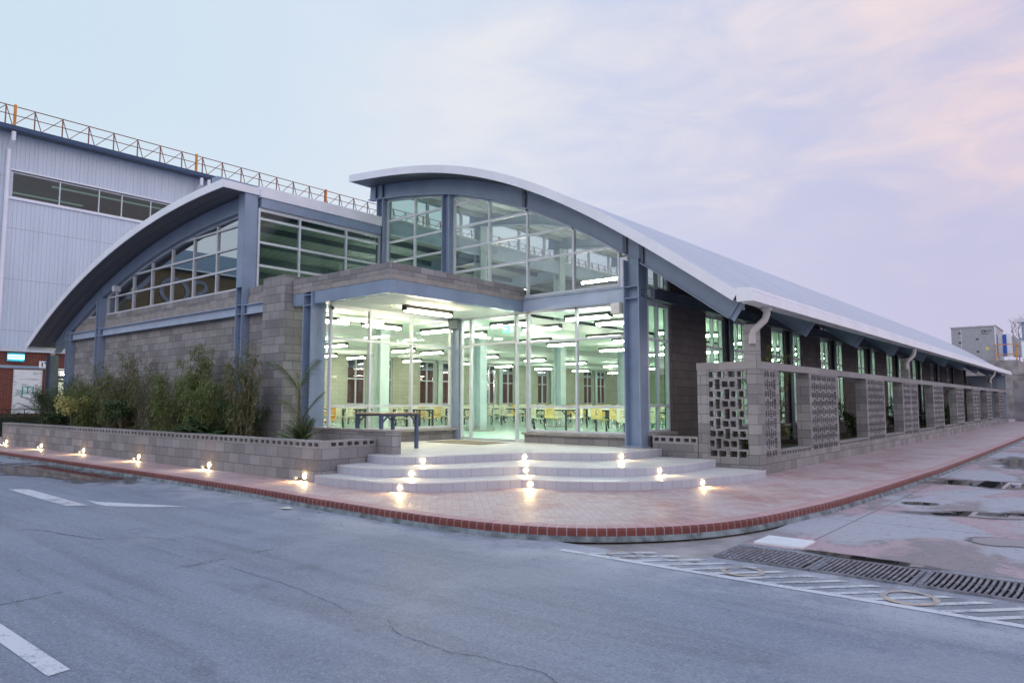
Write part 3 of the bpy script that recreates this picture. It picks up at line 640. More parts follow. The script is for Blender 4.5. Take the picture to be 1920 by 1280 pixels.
for f, x0, x1, y0, nm, lab in ((fr, XR0, XR1, YR0, 'roof', 'high right hand curved roof sweeping down to the gutter'), (fl, XL0, XL1, YL0, 'roof', 'left hand curved roof sweeping down to the planter side')):
    t0, t1, t2 = prof(f, x0, x1, 48), prof(f, x0, x1, 48, .175), prof(f, x0 + .05, x1 - .05, 48, .18)
    r_ = sheetalong(t0, y0 + .02, YE).build(nm, M_roof, B, label=lab)
    mb = MB(); mb.extr(prof(f, x0, x1, 48, -.012) + prof(f, x0, x1, 48, .195)[::-1], 'y', y0, y0 + .025); mb.build('fascia', M_white, r_)
    e0, e1 = (t0[-1], prof(f, x0, x1, 48, .19)[-1]) if f is fl else (t0[0], prof(f, x0, x1, 48, .19)[0])
    MB().box(e0[0] - .02, e0[0] + .02, y0 + .027, YE, e1[1], e0[1]).build('edge_trim', M_white, r_)
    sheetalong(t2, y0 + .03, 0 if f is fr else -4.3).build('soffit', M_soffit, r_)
    if f is fr:
        sheetalong(prof(f, x0 + .05, -2.45, 40, .18), 0, YE).build('inner_lining', M_soffin, r_)
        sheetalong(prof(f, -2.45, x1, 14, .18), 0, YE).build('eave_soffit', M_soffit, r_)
        # gutter: deep two step box along the eave
        gm = MB().extr([(.0, 3.62), (.29, 3.60), (.29, 3.545), (.275, 3.54), (.275, 3.52), (.33, 3.515), (.33, 3.34), (.0, 3.35)], 'y', y0 - .03, YE)
        gm.build('gutter', M_white, r_)
    else:
        sheetalong(prof(f, -23.3, x1 - .05, 40, .18), -4.3, YE).build('inner_lining', M_soffatt, r_)
        sheetalong(prof(f, x0 + .05, -23.3, 10, .18), -4.3, YE).build('eave_soffit', M_soffit, r_)
        MB().box(XL0 - .1, XL0 + .01, YL0, YE, 3.40, 3.62).build('gutter', M_white, r_)
    # purlins
    n = 9 if f is fr else 10; xs = [x0 + .8 + (x1 - x0 - 2.0) * k / (n - 1) for k in range(n)]
    if f is fl: xs = [x for x in xs if x > -23]
    for x in xs:
        if f is fr and x > -2.6: continue
        zt = below(f, x, .19); MB().box(x - .04, x + .04, (0.08 if f is fr else -4.15), YE - .3, zt - .17, zt).build('purlin', M_purlin if f is fr else M_steeldk, B)
    # arched beams on every grid line; they reach out past the wall to carry the eave
    for k, yc in enumerate(YC):
        y = (-.10 if f is fr else -4.42) if k == 0 else yc
        xa, xb = (XR0 + .12, -.12) if f is fr else (-25.2, XL1 - .1)
        a0, a1, a2 = prof(f, xa, xb, 40, .19), prof(f, xa, xb, 40, .60), prof(f, xa, xb, 40, .625)
        if f is fr:
            a1 = [p for p in a1 if p[0] < -.36]; a2 = [p for p in a2 if p[0] < -.37]
        m_ = M_steel
        mb = band(a0, a1, y - .05, y + .05); mb.extr(a1 + a2[::-1], 'y', y - .12, y + .10)
        if f is fr:                                                        # end plate of the cantilever
            p, q = a0[-1], a2[-1]; mb.bar((p[0] + .01, y, p[1]), (q[0] + .01, y, q[1]), .2, .02, (0, 1, 0))
        else:
            p, q = a0[0], a2[0]; mb.bar((p[0], y, p[1]), (q[0], y, q[1]), .2, .02, (0, 1, 0))
        mb.build('arched_beam', m_, B)
        if f is fl and k > 0: continue
# left end stub plates of the right arch
for x in (-11.62, -11.30): MB().box(x - .015, x + .015, -.22, -.16, below(fr, x, .62), below(fr, x, .2)).build('stiffener_plate', M_steeldk, B)
for x in (-5.78, -2.86, -2.44): MB().box(x - .05, x + .05, -.20, -.155, below(fr, x, .60), below(fr, x, .21)).build('stiffener_plate', M_steeldk, B)
MB().box(-12.05, -11.75, YL0 + .05, YE, 7.02, 7.17).build('ridge_flashing', M_steel, B)
# --- columns
def hcol(x0, x1, y0, y1, z0, z1, base=True, recess=.09, m=M_steel, stiff=()):
    mb = MB(); tf = .03; ym = (y0 + y1) / 2
    mb.box(x0, x0 + tf, y0, y1, z0, z1); mb.box(x1 - tf, x1, y0, y1, z0, z1); mb.box(x0 + tf, x1 - tf, ym - .02, ym + .02, z0, z1)
    for z in stiff: mb.box(x0 + tf, x1 - tf, y0 + .01, ym - .02, z, z + .02)
    if base: mb.box(x0 - .06, x1 + .06, y0 - .06, y1 + .06, z0, z0 + .025)
    c = mb.build('column', m, B)
    if stiff:
        for zb in (stiff[0] + .05, stiff[0] + .11, stiff[0] + .17):
            for yb in (ym - .08, ym + .02): MB().tube([(x1, yb, zb), (x1 + .03, yb, zb)], .018, 6).build('bolt', M_steeldk, c)
    return c
hcol(-11.72, -11.40, -4.62, -4.26, 0, 6.98, False, stiff=(3.66, 3.90))
hcol(-20.86, -20.56, -4.62, -4.30, 0, below(fl, -20.7, .62), False, stiff=(3.66, 3.90))
hcol(-23.55, -23.25, -4.62, -4.30, 0, below(fl, -23.4, .62), False, stiff=(3.66, 3.90))
hcol(-25.75, -25.15, -4.54, -4.30, 0, 3.2, False, m=M_steeldk)
hcol(-8.90, -8.56, -4.50, -4.10, .45, 3.98, stiff=(3.66, 3.90))
MB().box(-11.72 + .02, -11.40 - .02, -4.625, -4.615, 4.36, 6.98).build('cover_plate', M_steel, B)
hcol(-2.88, -2.48, -.26, .12, .47, below(fr, -2.66, .63), stiff=(3.74, 4.0))
MB().box(-3.02, -2.36, -.36, .2, .45, .468).build('column_plinth', M_sill, B)
hcol(-8.74, -8.44, -.20, .10, 4.1, below(fr, -8.6, .62), False)
hcol(-11.58, -11.28, -.20, .12, 3.80, below(fr, -11.42, .62), False)
hcol(-11.60, -11.26, -.21, .13, .452, 3.70, False, m=M_colin)
for k, y in enumerate(YC[1:]):
    c = hcol(-11.62, -11.28, y - .17, y + .17, .45, below(fr, -11.45, .62), m=M_colin)
    MB().prism([(-11.45 + .5 * math.cos(a * math.pi / 12), y + .5 * math.sin(a * math.pi / 12)) for a in range(24)], .452, .50).build('round_base', M_sill, c)
for y in YC[1:]: hcol(-2.44, -2.31, y - .12, y + .12, 0, below(fr, -2.35, .62), False, m=M_steeldk)  # right wall columns: usual steel paint, darkened in colour for the eave shade
for y in YC[1:]: hcol(-23.5, -23.2, y - .15, y + .15, .45, below(fl, -23.4, .62), False, m=M_colin)
# --- glazing helper: plane 'x' or 'y' at value c, positions us, heights vs, top(u)
def glazing(name, ax, c, us, v0, vs, topf, parent=B, gl=M_glass, fw=.055, dp=.09, fm=M_alu, curved=False):
    mb = MB(); h2 = fw / 2
    def bx(u0, u1, a, b, k=0):
        if b - a < .01 or u1 - u0 < .005: return
        dd = dp / 2 - k
        if ax == 'y': mb.box(u0, u1, c - dd, c + dd, a, b)
        else: mb.box(c - dd, c + dd, u0, u1, a, b)
    u0, u1 = us[0], us[-1]
    for u in us: bx(u - h2, u + h2, v0, topf(u))
    for a, b in zip(us, us[1:]):
        bx(a + h2, b - h2, v0, v0 + fw, .003)
        for v in vs:
            lo, hi = a + h2, b - h2
            if topf(lo) < v + .02 and topf(hi) < v + .02: continue
            if topf(lo) < v + .02 or topf(hi) < v + .02:                    # the transom meets the arch part way
                g = [lo + (hi - lo) * k / 40 for k in range(41)]; ok = [u for u in g if topf(u) >= v + .02]; lo, hi = min(ok), max(ok)
            bx(lo, hi, v - h2, v + h2, .003)
    N = 40 if curved else 1; g = [u0 + (u1 - u0) * k / N for k in range(N + 1)]
    P = lambda u, v, o=0: (u, c + o, v) if ax == 'y' else (c + o, u, v)
    for a, b in zip(g, g[1:]): mb.bar(P(a, topf(a) - h2), P(b, topf(b) - h2), dp if ax == 'y' else fw, fw if ax == 'y' else dp)
    fr_ = mb.build(name, fm, parent)
    MB().poly([P(u0, v0), P(u1, v0)] + [P(u, topf(u)) for u in reversed(g)]).build('pane', gl, fr_); return fr_
flb = lambda x: below(fl, x, .63); frb = lambda x: below(fr, x, .63)
glazing('arched_window', 'y', -4.36, [-20.52, -19.85, -18.52, -17.2, -15.86, -14.52, -13.2, -11.76], 4.362, [4.95, 5.52, 6.1], flb, gl=M_glassdk, curved=True)
glazing('arched_window', 'y', -4.36, [-22.9, -22.0, -20.9], 4.36, [], flb, gl=M_glassdk, curved=True)
glazing('arched_window', 'y', 0, [-11.26, -10.03, -8.76], 4.12, [4.38, 5.02, 5.67, 6.27, 6.93], frb, gl=M_glasslow, curved=True)
glazing('arched_window', 'y', 0, [-8.42, -7.1, -5.80, -4.38, -3.12], 4.08, [5.02, 5.67, 6.27, 6.93], frb, gl=M_glassup, curved=True)
glazing('side_window', 'x', -11.42, [-4.22, -3.0, -1.45, -.22], 4.3, [4.98, 5.59, 6.21], lambda u: 6.48, gl=M_glasslow)
glazing('corner_window', 'x', -8.40, [-4.08, -2.94, -1.58, -.16], .76, [1.35, 2.92], lambda u: 3.70, fm=M_alu, gl=M_glasscorner)
glazing('entrance_window', 'y', 0, [-8.10, -7.76], .47, [2.93], lambda u: 3.70)
glazing('entrance_window', 'y', 0, [-6.16, -5.81], .47, [2.93], lambda u: 3.70)
glazing('entrance_window', 'y', 0, [-5.77, -4.31, -2.92], .71, [1.33, 2.93], lambda u: 3.70)
glazing('transom_window', 'y', 0, [-7.72, -6.20], 2.95, [], lambda u: 3.70)
for x0, x1, hx in ((-7.72, -6.975, -7.07), (-6.965, -6.20, -6.87)):
    dmb = MB().poly([(x0, 0, .47), (x1, 0, .47), (x1, 0, 2.90), (x0, 0, 2.90)]); dr = dmb.build('glass_door', M_glassdoor, B)
    MB().box(x0, x1, -.02, .02, .455, .50).build('bottom_rail', M_alu, dr)
    h_ = MB().tube([(hx, -.09, 1.02), (hx, -.09, 2.27)], .016, 8).tube([(hx, -.09, 1.06), (hx, 0, 1.06)], .009, 6).tube([(hx, -.09, 2.23), (hx, 0, 2.23)], .009, 6)
    h_.build('handle', M_chrome, dr, smooth=True)
MB().box(-8.38, -8.14, -.1, .1, .45, 3.70).build('door_post', M_steel, B)
MB().box(-8.36, -8.02, -.28, -.11, 3.42, 3.69).build('door_closer_box', M_steeldk, B)
MB().box(-3.10, -2.89, -.03, .03, 4.06, below(fr, -2.9, .66)).build('infill_panel', M_white, B)
# --- walls
MB().box(-23.24, -20.87, -4.42, -4.22, 0, 3.659).build('block_wall', M_block, B)
MB().box(-20.55, -11.73, -4.42, -4.22, 0, 3.659).build('block_wall', M_block, B)
MB().box(-11.39, -10.36, -4.42, -4.22, 0, 3.659).build('block_wall', M_block, B)
for a, b in ((-23.24, -20.87), (-20.55, -11.73), (-11.39, -10.36)):
    MB().box(a, b, -4.46, -4.20, 3.905, 4.12).build('concrete_band', M_sill, B)
    MB().box(a, b, -4.44, -4.22, 4.122, 4.36).build('parapet', M_block, B)
    MB().box(a, b, -4.50, -4.22, 3.66, 3.904).box(a, b, -4.585, -4.502, 3.885, 3.902).box(a, b, -4.585, -4.502, 3.648, 3.665).build('beam', M_steellt, B)
MB().box(-10.35, -9.42, -4.66, -4.0, 0, 4.44).build('pier', M_block, B, label='tall grey block pier beside the entrance canopy')
# canopy
cn = MB().box(-9.41, -5.89, -4.45, -4.25, 3.985, 4.10).box(-6.09, -5.89, -4.248, -.03, 3.985, 4.10).build('canopy_band', M_sill, B)
MB().box(-9.41, -5.885, -4.455, -4.25, 4.102, 4.33).box(-6.09, -5.885, -4.248, -.03, 4.102, 4.33).build('canopy_parapet', M_block, B)
MB().box(-8.54, -5.90, -4.44, -4.26, 3.70, 3.982).box(-6.08, -5.90, -4.258, -.04, 3.70, 3.982).box(-9.40, -8.92, -4.44, -4.26, 3.70, 3.982).build('canopy_beam', M_steel, B)
MB().box(-11.3, -6.10, -4.2, -.04, 3.78, 4.02).build('canopy_roof', M_conc, B)
MB().box(-8.36, -6.09, -4.25, -.05, 3.705, 3.745).build('canopy_ceiling', M_ceil, B)
MB().box(-5.86, -2.89, -.10, .02, 3.72, 4.02).box(-5.86, -2.89, -.14, -.102, 4.02, 4.045).box(-5.86, -2.89, -.14, .05, 3.70, 3.718).build('beam', M_steellt, B)
MB().box(-11.25, -5.88, -.08, .06, 3.72, 3.98).build('beam', M_steellt, B)
MB().box(-11.52, -11.33, -4.2, -.21, 6.50, 6.76).build('beam', M_steel, B)
MB().box(-11.50, -11.30, -4.24, -.21, 6.762, 7.05).build('eave_fascia', M_white, B)
# sills under the entrance glass
MB().box(-8.46, -8.30, -4.06, -.12, .45, .698).build('sill_wall', M_block, B); MB().box(-8.50, -8.18, -4.10, -.105, .70, .758).build('sill', M_sill, B)
MB().box(-5.85, -2.92, -.10, .06, .45, .648).build('sill_wall', M_block, B); MB().box(-5.88, -2.90, -.18, .09, .65, .705).build('sill', M_sill, B)
MB().box(-8.41, -8.35, -4.06, -.05, 3.71, 3.78).build('head_trim', M_steellt, B)
# right hand wall: blocks between tall windows
WP = [(.10, 1.12), (3.02, 4.18), (4.62, 5.80), (7.66, 8.84), (9.42, 10.52), (12.54, 13.64), (14.36, 15.46), (17.57, 18.77), (19.55, 20.61), (22.64, 23.95), (24.76, 25.84), (28.4, 29.5), (30.2, 31.2), (33.5, 34.8), (35.8, 36.9), (39.1, 40.4)]
edges = [.05] + [v for p in WP for v in p] + [YE - .2]
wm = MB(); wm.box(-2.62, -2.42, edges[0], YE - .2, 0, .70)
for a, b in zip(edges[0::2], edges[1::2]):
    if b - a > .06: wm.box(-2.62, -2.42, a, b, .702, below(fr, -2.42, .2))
wm.build('block_wall', M_blockshade, B)
MB().box(-2.40, -2.30, .13, YE - .3, 3.70, 3.97).box(-2.30, -2.22, .13, YE - .3, 3.94, 3.965).box(-2.30, -2.22, .13, YE - .3, 3.70, 3.72).build('beam', M_steeldk, B)  # beam under the eave: shade put into the colour of the usual steel paint
for a, b in WP:
    glazing('tall_window', 'x', -2.52, [a + .03, (a + b) / 2 - .02, b - .03], .78, [1.36, 2.86], lambda u: 3.68, gl=M_glassside)
    MB().box(-2.64, -2.32, a - .05, b + .05, .704, .775).build('sill', M_sill, B)
    glazing('upper_window', 'x', -2.52, [a + .03, (a + b) / 2 - .02, b - .03], 3.98, [], lambda u: below(fr, -2.52, .21), gl=M_glassup)
# left hand wall toward the service lane
LW = []
for k, y in enumerate(YC[1:], 1): LW += [(y - 1.45, y - .3), (y + .3, y + 1.45)]
edges = [-4.2, -3.9, -.6] + [v for p in LW for v in p] + [YE - .2]
wm = MB(); wm.box(-23.5, -23.3, -.6, YE - .2, .0, 1.30); wm.box(-23.5, -23.3, -4.2, -3.9, 0, 4.3)
ee = [-.6] + [v for p in LW for v in p] + [YE - .2]
for a, b in zip(ee[0::2], ee[1::2]):
    if b - a > .05: wm.box(-23.5, -23.3, a, b, 1.302, 3.70)
wm.box(-23.5, -23.3, -4.2, YE - .2, 3.702, below(fl, -23.4, .19)); wm.build('block_wall', M_blockin, B)
glazing('side_window', 'x', -23.4, [-3.88, -2.3, -.62], .5, [2.3], lambda u: 3.68)
for a, b in LW: glazing('tall_window', 'x', -23.4, [a + .03, (a + b) / 2, b - .03], 1.32, [2.6], lambda u: 3.68)
# far cross wall, floor and ceiling inside
for x0, x1, f in ((-23.28, -11.46, fl), (-11.40, -2.64, fr)):
    xs = [x0 + (x1 - x0) * k / 12 for k in range(13)]; MB().extr([(x0, .46), (x1, .46)] + [(x, below(f, x, .20)) for x in reversed(xs)], 'y', 33.0, 33.2).build('cross_wall', M_blockin, B)
fl_ = MB().box(-23.28, -2.64, .02, 32.98, .30, .452).box(-23.28, -8.48, -4.2, .02, .30, .452).build('floor', M_floor, B)
for a, b in ((-2.66, -6.1), (-7.9, -11.0), (-11.9, -12.6), (-14.6, -18.4), (-20.1, -23.26)):
    MB().box(a, b, (.10 if a > -11 else -4.18), 32.9, 3.745, 3.80).build('ceiling_panel', M_ceil, B)
MB().box(-8.45, -11.3, -4.15, -.02, 3.72, 3.765).build('ceiling_panel', M_ceil, B)
MB().box(-11.9, -11.0, .2, 32.9, 3.75, 3.795).build('ceiling_panel', M_ceil, B)
for x in (-6.1, -7.9, -12.6, -14.6, -18.4, -20.1): MB().box(x - .03, x + .03, .2, 32.8, 3.742, 4.0).build('ceiling_upstand', M_ceil, B)
glazing('clerestory_window', 'x', -11.42, [.2 + 1.58 * k for k in range(30)], 7.06, [], lambda u: below(fr, -11.42, .22), gl=M_glassup, fw=.07)
MB().box(-11.5, -11.34, .15, YE - .3, 6.60, 7.05).build('clerestory_beam', M_steellt, B)
MB().box(-2.60, -.05, YE - .02, YE + .1, 0, 3.34).build('end_panel', M_shutter, B)
# downpipes from the gutter to the block pillars
for y in (-.02, 14.4, 38.5):
    MB().tube([(.16, y + .22, 3.35), (.16, y + .22, 3.20), (.13, y + .18, 3.08), (-.02, y + .0, 2.88), (-.06, y - .02, 2.78), (-.06, y - .02, 2.6)], .07, 12).tube([(.16, y + .22, 3.35), (.16, y + .22, 3.27)], .095, 12).build('downpipe', M_pvc, B, smooth=False)
MB().box(-3.14, -2.92, -.36, -.16, 3.42, 3.66).build('siren_box', M_ivory, B)
MB().box(-19.35, -19.18, -4.72, -4.52, 5.02, 5.20).build('camera_box', M_alu, B)

# ================================================================== breeze block screen wall
SW = thing('breeze_block_wall', 'long grey breeze block garden wall with pierced panels and open bays', 'screen wall', (-.1, 20, 0))
ZR = .30; RH = .2011; ZC = ZR + 9 * RH
def hollow(mb, u0, u1, z0, z1, dep, P, holes):
    tb = .04; wv = .038
    mb_box(mb, P, u0, u1, z0 + .002, z0 + tb, dep); mb_box(mb, P, u0, u1, z1 - tb, z1 - .002, dep)
    xs = [u0 + (u1 - u0) * k / holes for k in range(holes + 1)]
    for k, x in enumerate(xs):
        a = x if k == 0 else x - wv / 2; b = x if k == holes else x + wv / 2
        if k == 0: b = x + wv
        if k == holes: a = x - wv
        mb_box(mb, P, a, b, z0 + tb, z1 - tb, dep)
def mb_box(mb, P, u0, u1, z0, z1, dep):
    if P == 'x': mb.box(-dep, 0, u0, u1, z0, z1)
    else: mb.box(u0, u1, 0, dep, z0, z1)
def lattice(u0, u1, P, fac=1, dep=.2):
    mb = MB(); bw = .37 * fac; gp = .105 * fac
    for r in range(9):
        z0, z1 = ZR + r * RH, ZR + (r + 1) * RH; u = u0
        if r in (0, 8):
            n = max(1, round((u1 - u0) / (bw + .02)))
            for k in range(n): hollow(mb, u0 + (u1 - u0) * k / n + .002, u0 + (u1 - u0) * (k + 1) / n - .002, z0, z1, dep, P, 2 if (u1 - u0) / n > .25 * fac else 1)
            continue
        first = True
        while u < u1 - .05:
            wd = bw if not (first and r % 2) else bw * .47
            e = min(u + wd, u1)
            if e - u > .1: hollow(mb, u, e, z0, z1, dep, P, 2 if e - u > bw * .75 else 1)
            u = e + gp; first = False
    return mb.build('lattice_panel', M_block, SW)
PY = [(0, 1.23), (3.37, 5.54), (8.56, 10.66), (13.36, 15.82), (19.03, 21.27), (24.86, 27.0), (30.34, 32.85), (36.13, 38.2), (42.3, 45.6)]
MB().box(-.2, 0, 0, 47.6, 0, ZR - .001).box(-1.27, -.2, 0, .2, 0, ZR - .001).build('base_wall', M_block, SW)
MB().box(-.22, .008, -.008, 47.6, ZC, ZC + .15).box(-1.28, -.22, -.008, .21, ZC, ZC + .15).build('coping', M_blockcap, SW)
MB().box(-1.27, -1.06, 0, .2, ZR, ZC - .001).box(-.21, 0, 0, .38, ZR, ZC - .001).build('corner_post', M_block, SW)
lattice(-1.055, -.215, 'y', 1.0)
lattice(.385, 1.02, 'x', .78)
MB().box(-.2, 0, 1.025, 1.23, ZR, ZC - .001).build('post', M_block, SW)
for k, (a, b) in enumerate(PY[1:]):
    MB().box(-.30, 0, a - .13, a + .02, ZR, ZC - .001).box(-.2, 0, b - .15, b, ZR, ZC - .001).build('post', M_block, SW)
    if k in (2, 5):
        m_ = (a + b) / 2; lattice(a + .025, m_ - .08, 'x'); lattice(m_ + .08, b - .155, 'x'); MB().box(-.2, 0, m_ - .075, m_ + .075, ZR, ZC - .001).build('post', M_block, SW)
    else: lattice(a + .025, b - .155, 'x')
for (a, b), (c, e) in zip(PY, PY[1:]):
    mb = MB(); coping_blocks(mb, (.003, b + .004, 0), (.003, c - .134, 0), ZR, ZR + .135, .206, .33); mb.build('bay_coping', M_blockcap, SW)
for y in (-.02, 14.4, 38.5):
    mb = MB()
    for k in range(4):
        z0 = ZC + .152 + k * .2; mb.box(-.26, .0, y + .02, y + .26, z0, min(z0 + .194, 3.0))
    mb.build('pillar', M_blockcap, SW, label='block pillar carrying the downpipe above the wall')
# short block wall from steps to screen
sw2 = thing('side_wall', 'short block wall with a pierced top between steel column and breeze block corner', 'wall', (-1.9, .05, 0))
MB().box(-2.34, -1.285, .0, .2, 0, .56).build('wall', M_block, sw2)
mb = MB(); coping_blocks(mb, (-2.34, -.004, 0), (-1.285, -.004, 0), .561, .72, .206); mb.build('coping', M_blockcap, sw2)
o = sheet('soil', [(-2.41, .2), (-.21, .2), (-.21, 47), (-2.41, 47)], .28, M_soil)

# ================================================================== hall lights, furniture
def fixture(name, label, L, m, loc, group=None, rz=0):
    g = thing(name, label, 'ceiling light', loc, group); g.rotation_euler = (0, 0, rz)
    a = MB().box(-L / 2, L / 2, -.07, .07, .02, .10).box(-L / 2, -L / 2 + .05, -.075, .075, -.03, .02).box(L / 2 - .05, L / 2, -.075, .075, -.03, .02)
    a.build('housing', M_black)
    h = bpy.data.objects[-1] if False else COL.objects[-1]; h.parent = g
    b = MB().tube([(-L / 2 + .055, -.036, -.022), (L / 2 - .055, -.036, -.022)], .035, 8).tube([(-L / 2 + .055, .036, -.022), (L / 2 - .055, .036, -.022)], .035, 8).build('tube', m); b.parent = g
    return g
cl0 = fixture('canopy_light', 'warm linear light fixed under the white entrance canopy ceiling', 1.55, M_warm, (-7.12, -2.2, 3.60), None, math.pi / 2)
LBL = 'white linear fluorescent light hung under the hall ceiling'
proto = fixture('hall_light', LBL, 1.35, M_tube, (-4.4, .6, 3.52), 'linear lights under the hall ceiling')
SPOT = [(x, y) for y in (.6, 2.0, 5.3, 6.9, 10.4, 14.0, 17.6, 21.4, 25.5, 30) for x in (-4.4, -6.9, -9.7, -16.5, -21.6)]
for x, y in SPOT[1:]:
    c = copytree(proto); c.location = (x, y, 3.52)
warm0 = fixture('hall_light', 'warm white linear light under the ceiling behind the corner glass', 1.35, M_warm2, (0, 0, 3.52), 'warm lights behind the corner glass'); wk = 0
for x, y in ((-9.9, -3.1), (-9.9, -1.3), (-13.4, -2.6), (-16.6, -2.6), (-21.4, -2.4)):
    c = copytree(warm0) if wk else warm0; wk = 1; c.location = (x, y, 3.52); c.rotation_euler = (0, 0, math.pi / 2)
HL = 'small linear light high under the left curved roof'
for k, (x, y) in enumerate(((-13.6, 2.4), (-13.6, 6.6), (-17.5, 4.4), (-8.5, 2.5), (-5.2, 2.5), (-8.5, 7), (-5.5, 7), (-8.5, 12), (-5.5, 12), (-8.5, 20))):
    c = copytree(proto); c.location = (x, y, 4.75); c.rotation_euler = (math.pi, 0, 0); c['label'] = 'linear light mounted up in the roof space above the hall ceiling'; c['group'] = 'lights in the roof space'
def make_table(name, label, cat, L, W, H, mt, mf, leg=.05, brace=True):
    g = thing(name, label, cat)
    MB().box(-L / 2, L / 2, -W / 2, W / 2, H - .03, H).build('tabletop', mt, g, bevel=.004)
    for sxx in (-1, 1):
        for sy in (-1, 1):
            x, y = sxx * (L / 2 - .06), sy * (W / 2 - .06)
            mb = MB().box(x - leg / 2, x + leg / 2, y - leg / 2, y + leg / 2, 0, H - .032)
            if brace: mb.bar((x - sxx * leg / 2, y, H - .20), (x - sxx * .2, y, H - .045), .03)
            mb.build('leg', mf, g)
    MB().box(-L / 2 + .09, L / 2 - .09, -W / 2 + .045, -W / 2 + .075, H - .075, H - .032).box(-L / 2 + .09, L / 2 - .09, W / 2 - .075, W / 2 - .045, H - .075, H - .032).build('apron', mf, g)
    return g
def make_chair(m, label):
    g = thing('chair', label, 'chair')
    pr = [(-.20, .455), (.14, .44), (.20, .425), (.20, .412), (.14, .427), (-.20, .442)]
    MB().extr([(p[0], p[1]) for p in pr], 'x', -.2, .2) if False else None
    mb = MB()
    for (y0, z0), (y1, z1) in zip([(-.21, .40), (-.17, .425), (0, .43), (.14, .44)], [(-.17, .425), (0, .43), (.14, .44), (.19, .47)]):
        mb.bar((0, y0, z0), (0, y1, z1), .41, .018, (0, 0, 1))
    mb.build('seat', m, g)
    mb = MB(); mb.box(-.20, -.11, .205, .22, .46, .86).box(.11, .20, .205, .22, .46, .86)
    for z0, z1 in ((.46, .58), (.605, .65), (.675, .72), (.745, .86)): mb.box(-.11, .11, .205, .22, z0, z1)
    mb.build('backrest', m, g)
    mb = MB()
    for sxx in (-1, 1):
        mb.tube([(sxx * .20, -.22, 0), (sxx * .16, -.12, .41)], .011, 6).tube([(sxx * .20, .25, 0), (sxx * .16, .12, .42)], .011, 6)
    mb.build('legs', M_chrome, g, smooth=True); return g
tb0 = make_table('dining_table', '', 'table', 1.5, .75, .76, M_tabletop, M_dkframe)
chs = [make_chair(M_chairC, ''), make_chair(M_chairY, ''), make_chair(M_chairO, '')]
TX = [-4.3, -7.0, -9.6, -14.0, -17.0, -20.2]; TY = [3.6, 6.3, 9.0, 11.8, 14.8, 18.2]
TBL = [(x, y) for y in TY for x in TX if not (y < 5 and x in (-7.0, -9.6))] + [(-13.6, -1.4), (-17, -1.2), (-20.4, -1.3)]
first_t = True; used = [False] * 3
names = {-4.3: 'by right windows', -7.0: 'second from right', -9.6: 'right of the columns', -14.0: 'left of the columns', -17.0: 'second from left', -20.2: 'by the left wall', -13.6: 'nearest the corner glass', -17: 'behind the corner glass', -20.4: 'farthest behind corner glass'}
rown = {3.6: 'front row', 6.3: 'second row', 9.0: 'third row', 11.8: 'fourth row', 14.8: 'fifth row', 18.2: 'back row'}
for x, y in TBL:
    tb = tb0 if first_t else copytree(tb0); first_t = False
    tb.location = (x, y, .452); where = names[x] if y < 0 else '%s in the %s' % (names[x], rown[y])
    tb['label'] = 'white dining table ' + where; tb['group'] = 'dining tables in the hall'
    for sy in (-1, 1):
        for dx in (-.36, .36):
            kind = 2 if (x < -12 and y < 0) else (1 if R.random() < .2 else 0)
            c = copytree(chs[kind]) if used[kind] else chs[kind]; used[kind] = True
            c.location = (x + dx + R.uniform(-.05, .05), y + sy * (.58 + R.uniform(-.05, .14)), .452); c.rotation_euler = (0, 0, (0 if sy > 0 else math.pi) + R.uniform(-.12, .12))
            c['label'] = ('cream', 'yellow', 'orange')[kind] + ' wooden chair, %s %s corner of table %s' % ('far' if sy > 0 else 'near', 'left' if dx < 0 else 'right', where); c['group'] = 'chairs around the dining tables'
out_t = make_table('porch_table', 'brown topped table with blue metal legs standing on the porch', 'table', 1.1, .9, .77, M_wood, M_blueframe, .065)
out_t.location = (-6.60, -3.87, .451); out_t.rotation_euler = (0, 0, math.pi / 2)
tag(MB().box(-7.75, -5.95, -1.62, -.55, .4505, .462).build('door_mat', M_mat), 'flat brown door mat before the glass doors', 'mat')
ex = thing('exit_sign', 'lit green exit sign with white arrow hanging inside the entrance', 'sign', (-6.72, .35, 3.4))
MB().box(-6.92, -6.52, .33, .37, 3.27, 3.47).build('panel', M_exit, ex)
MB().box(-6.87, -6.75, .322, .328, 3.36, 3.38).poly([(-6.90, .322, 3.37), (-6.82, .322, 3.31), (-6.82, .322, 3.43)]).build('arrow', M_exitw, ex)
MB().box(-6.66, -6.57, .322, .328, 3.29, 3.45).build('door_symbol', M_exitw, ex)
MB().box(-6.95, -6.49, .335, .365, 3.48, 3.54).build('bracket', M_black, ex)
cc = thing('security_camera', 'small bullet security camera under the canopy by the pier', 'camera', (-8.25, -4.1, 3.6))
MB().tube([(-8.42, -4.1, 3.64), (-8.30, -4.14, 3.62)], .03, 8).build('mount', M_ivory, cc); MB().tube([(-8.32, -4.13, 3.63), (-8.10, -4.24, 3.57)], .035, 10).build('body', M_dkframe, cc, smooth=False)
tag(MB().box(-23.29, -23.24, 2.55, 2.67, 2.5, 2.62).build('fire_alarm', M_red), 'small red fire alarm on the far hall wall', 'alarm')
em = thing('emergency_light', 'small white emergency light on the far hall wall', 'light', (-23.2, 6.8, 2.7)); MB().box(-23.29, -23.2, 6.6, 7.0, 2.6, 2.72).build('body', M_ivory, em)

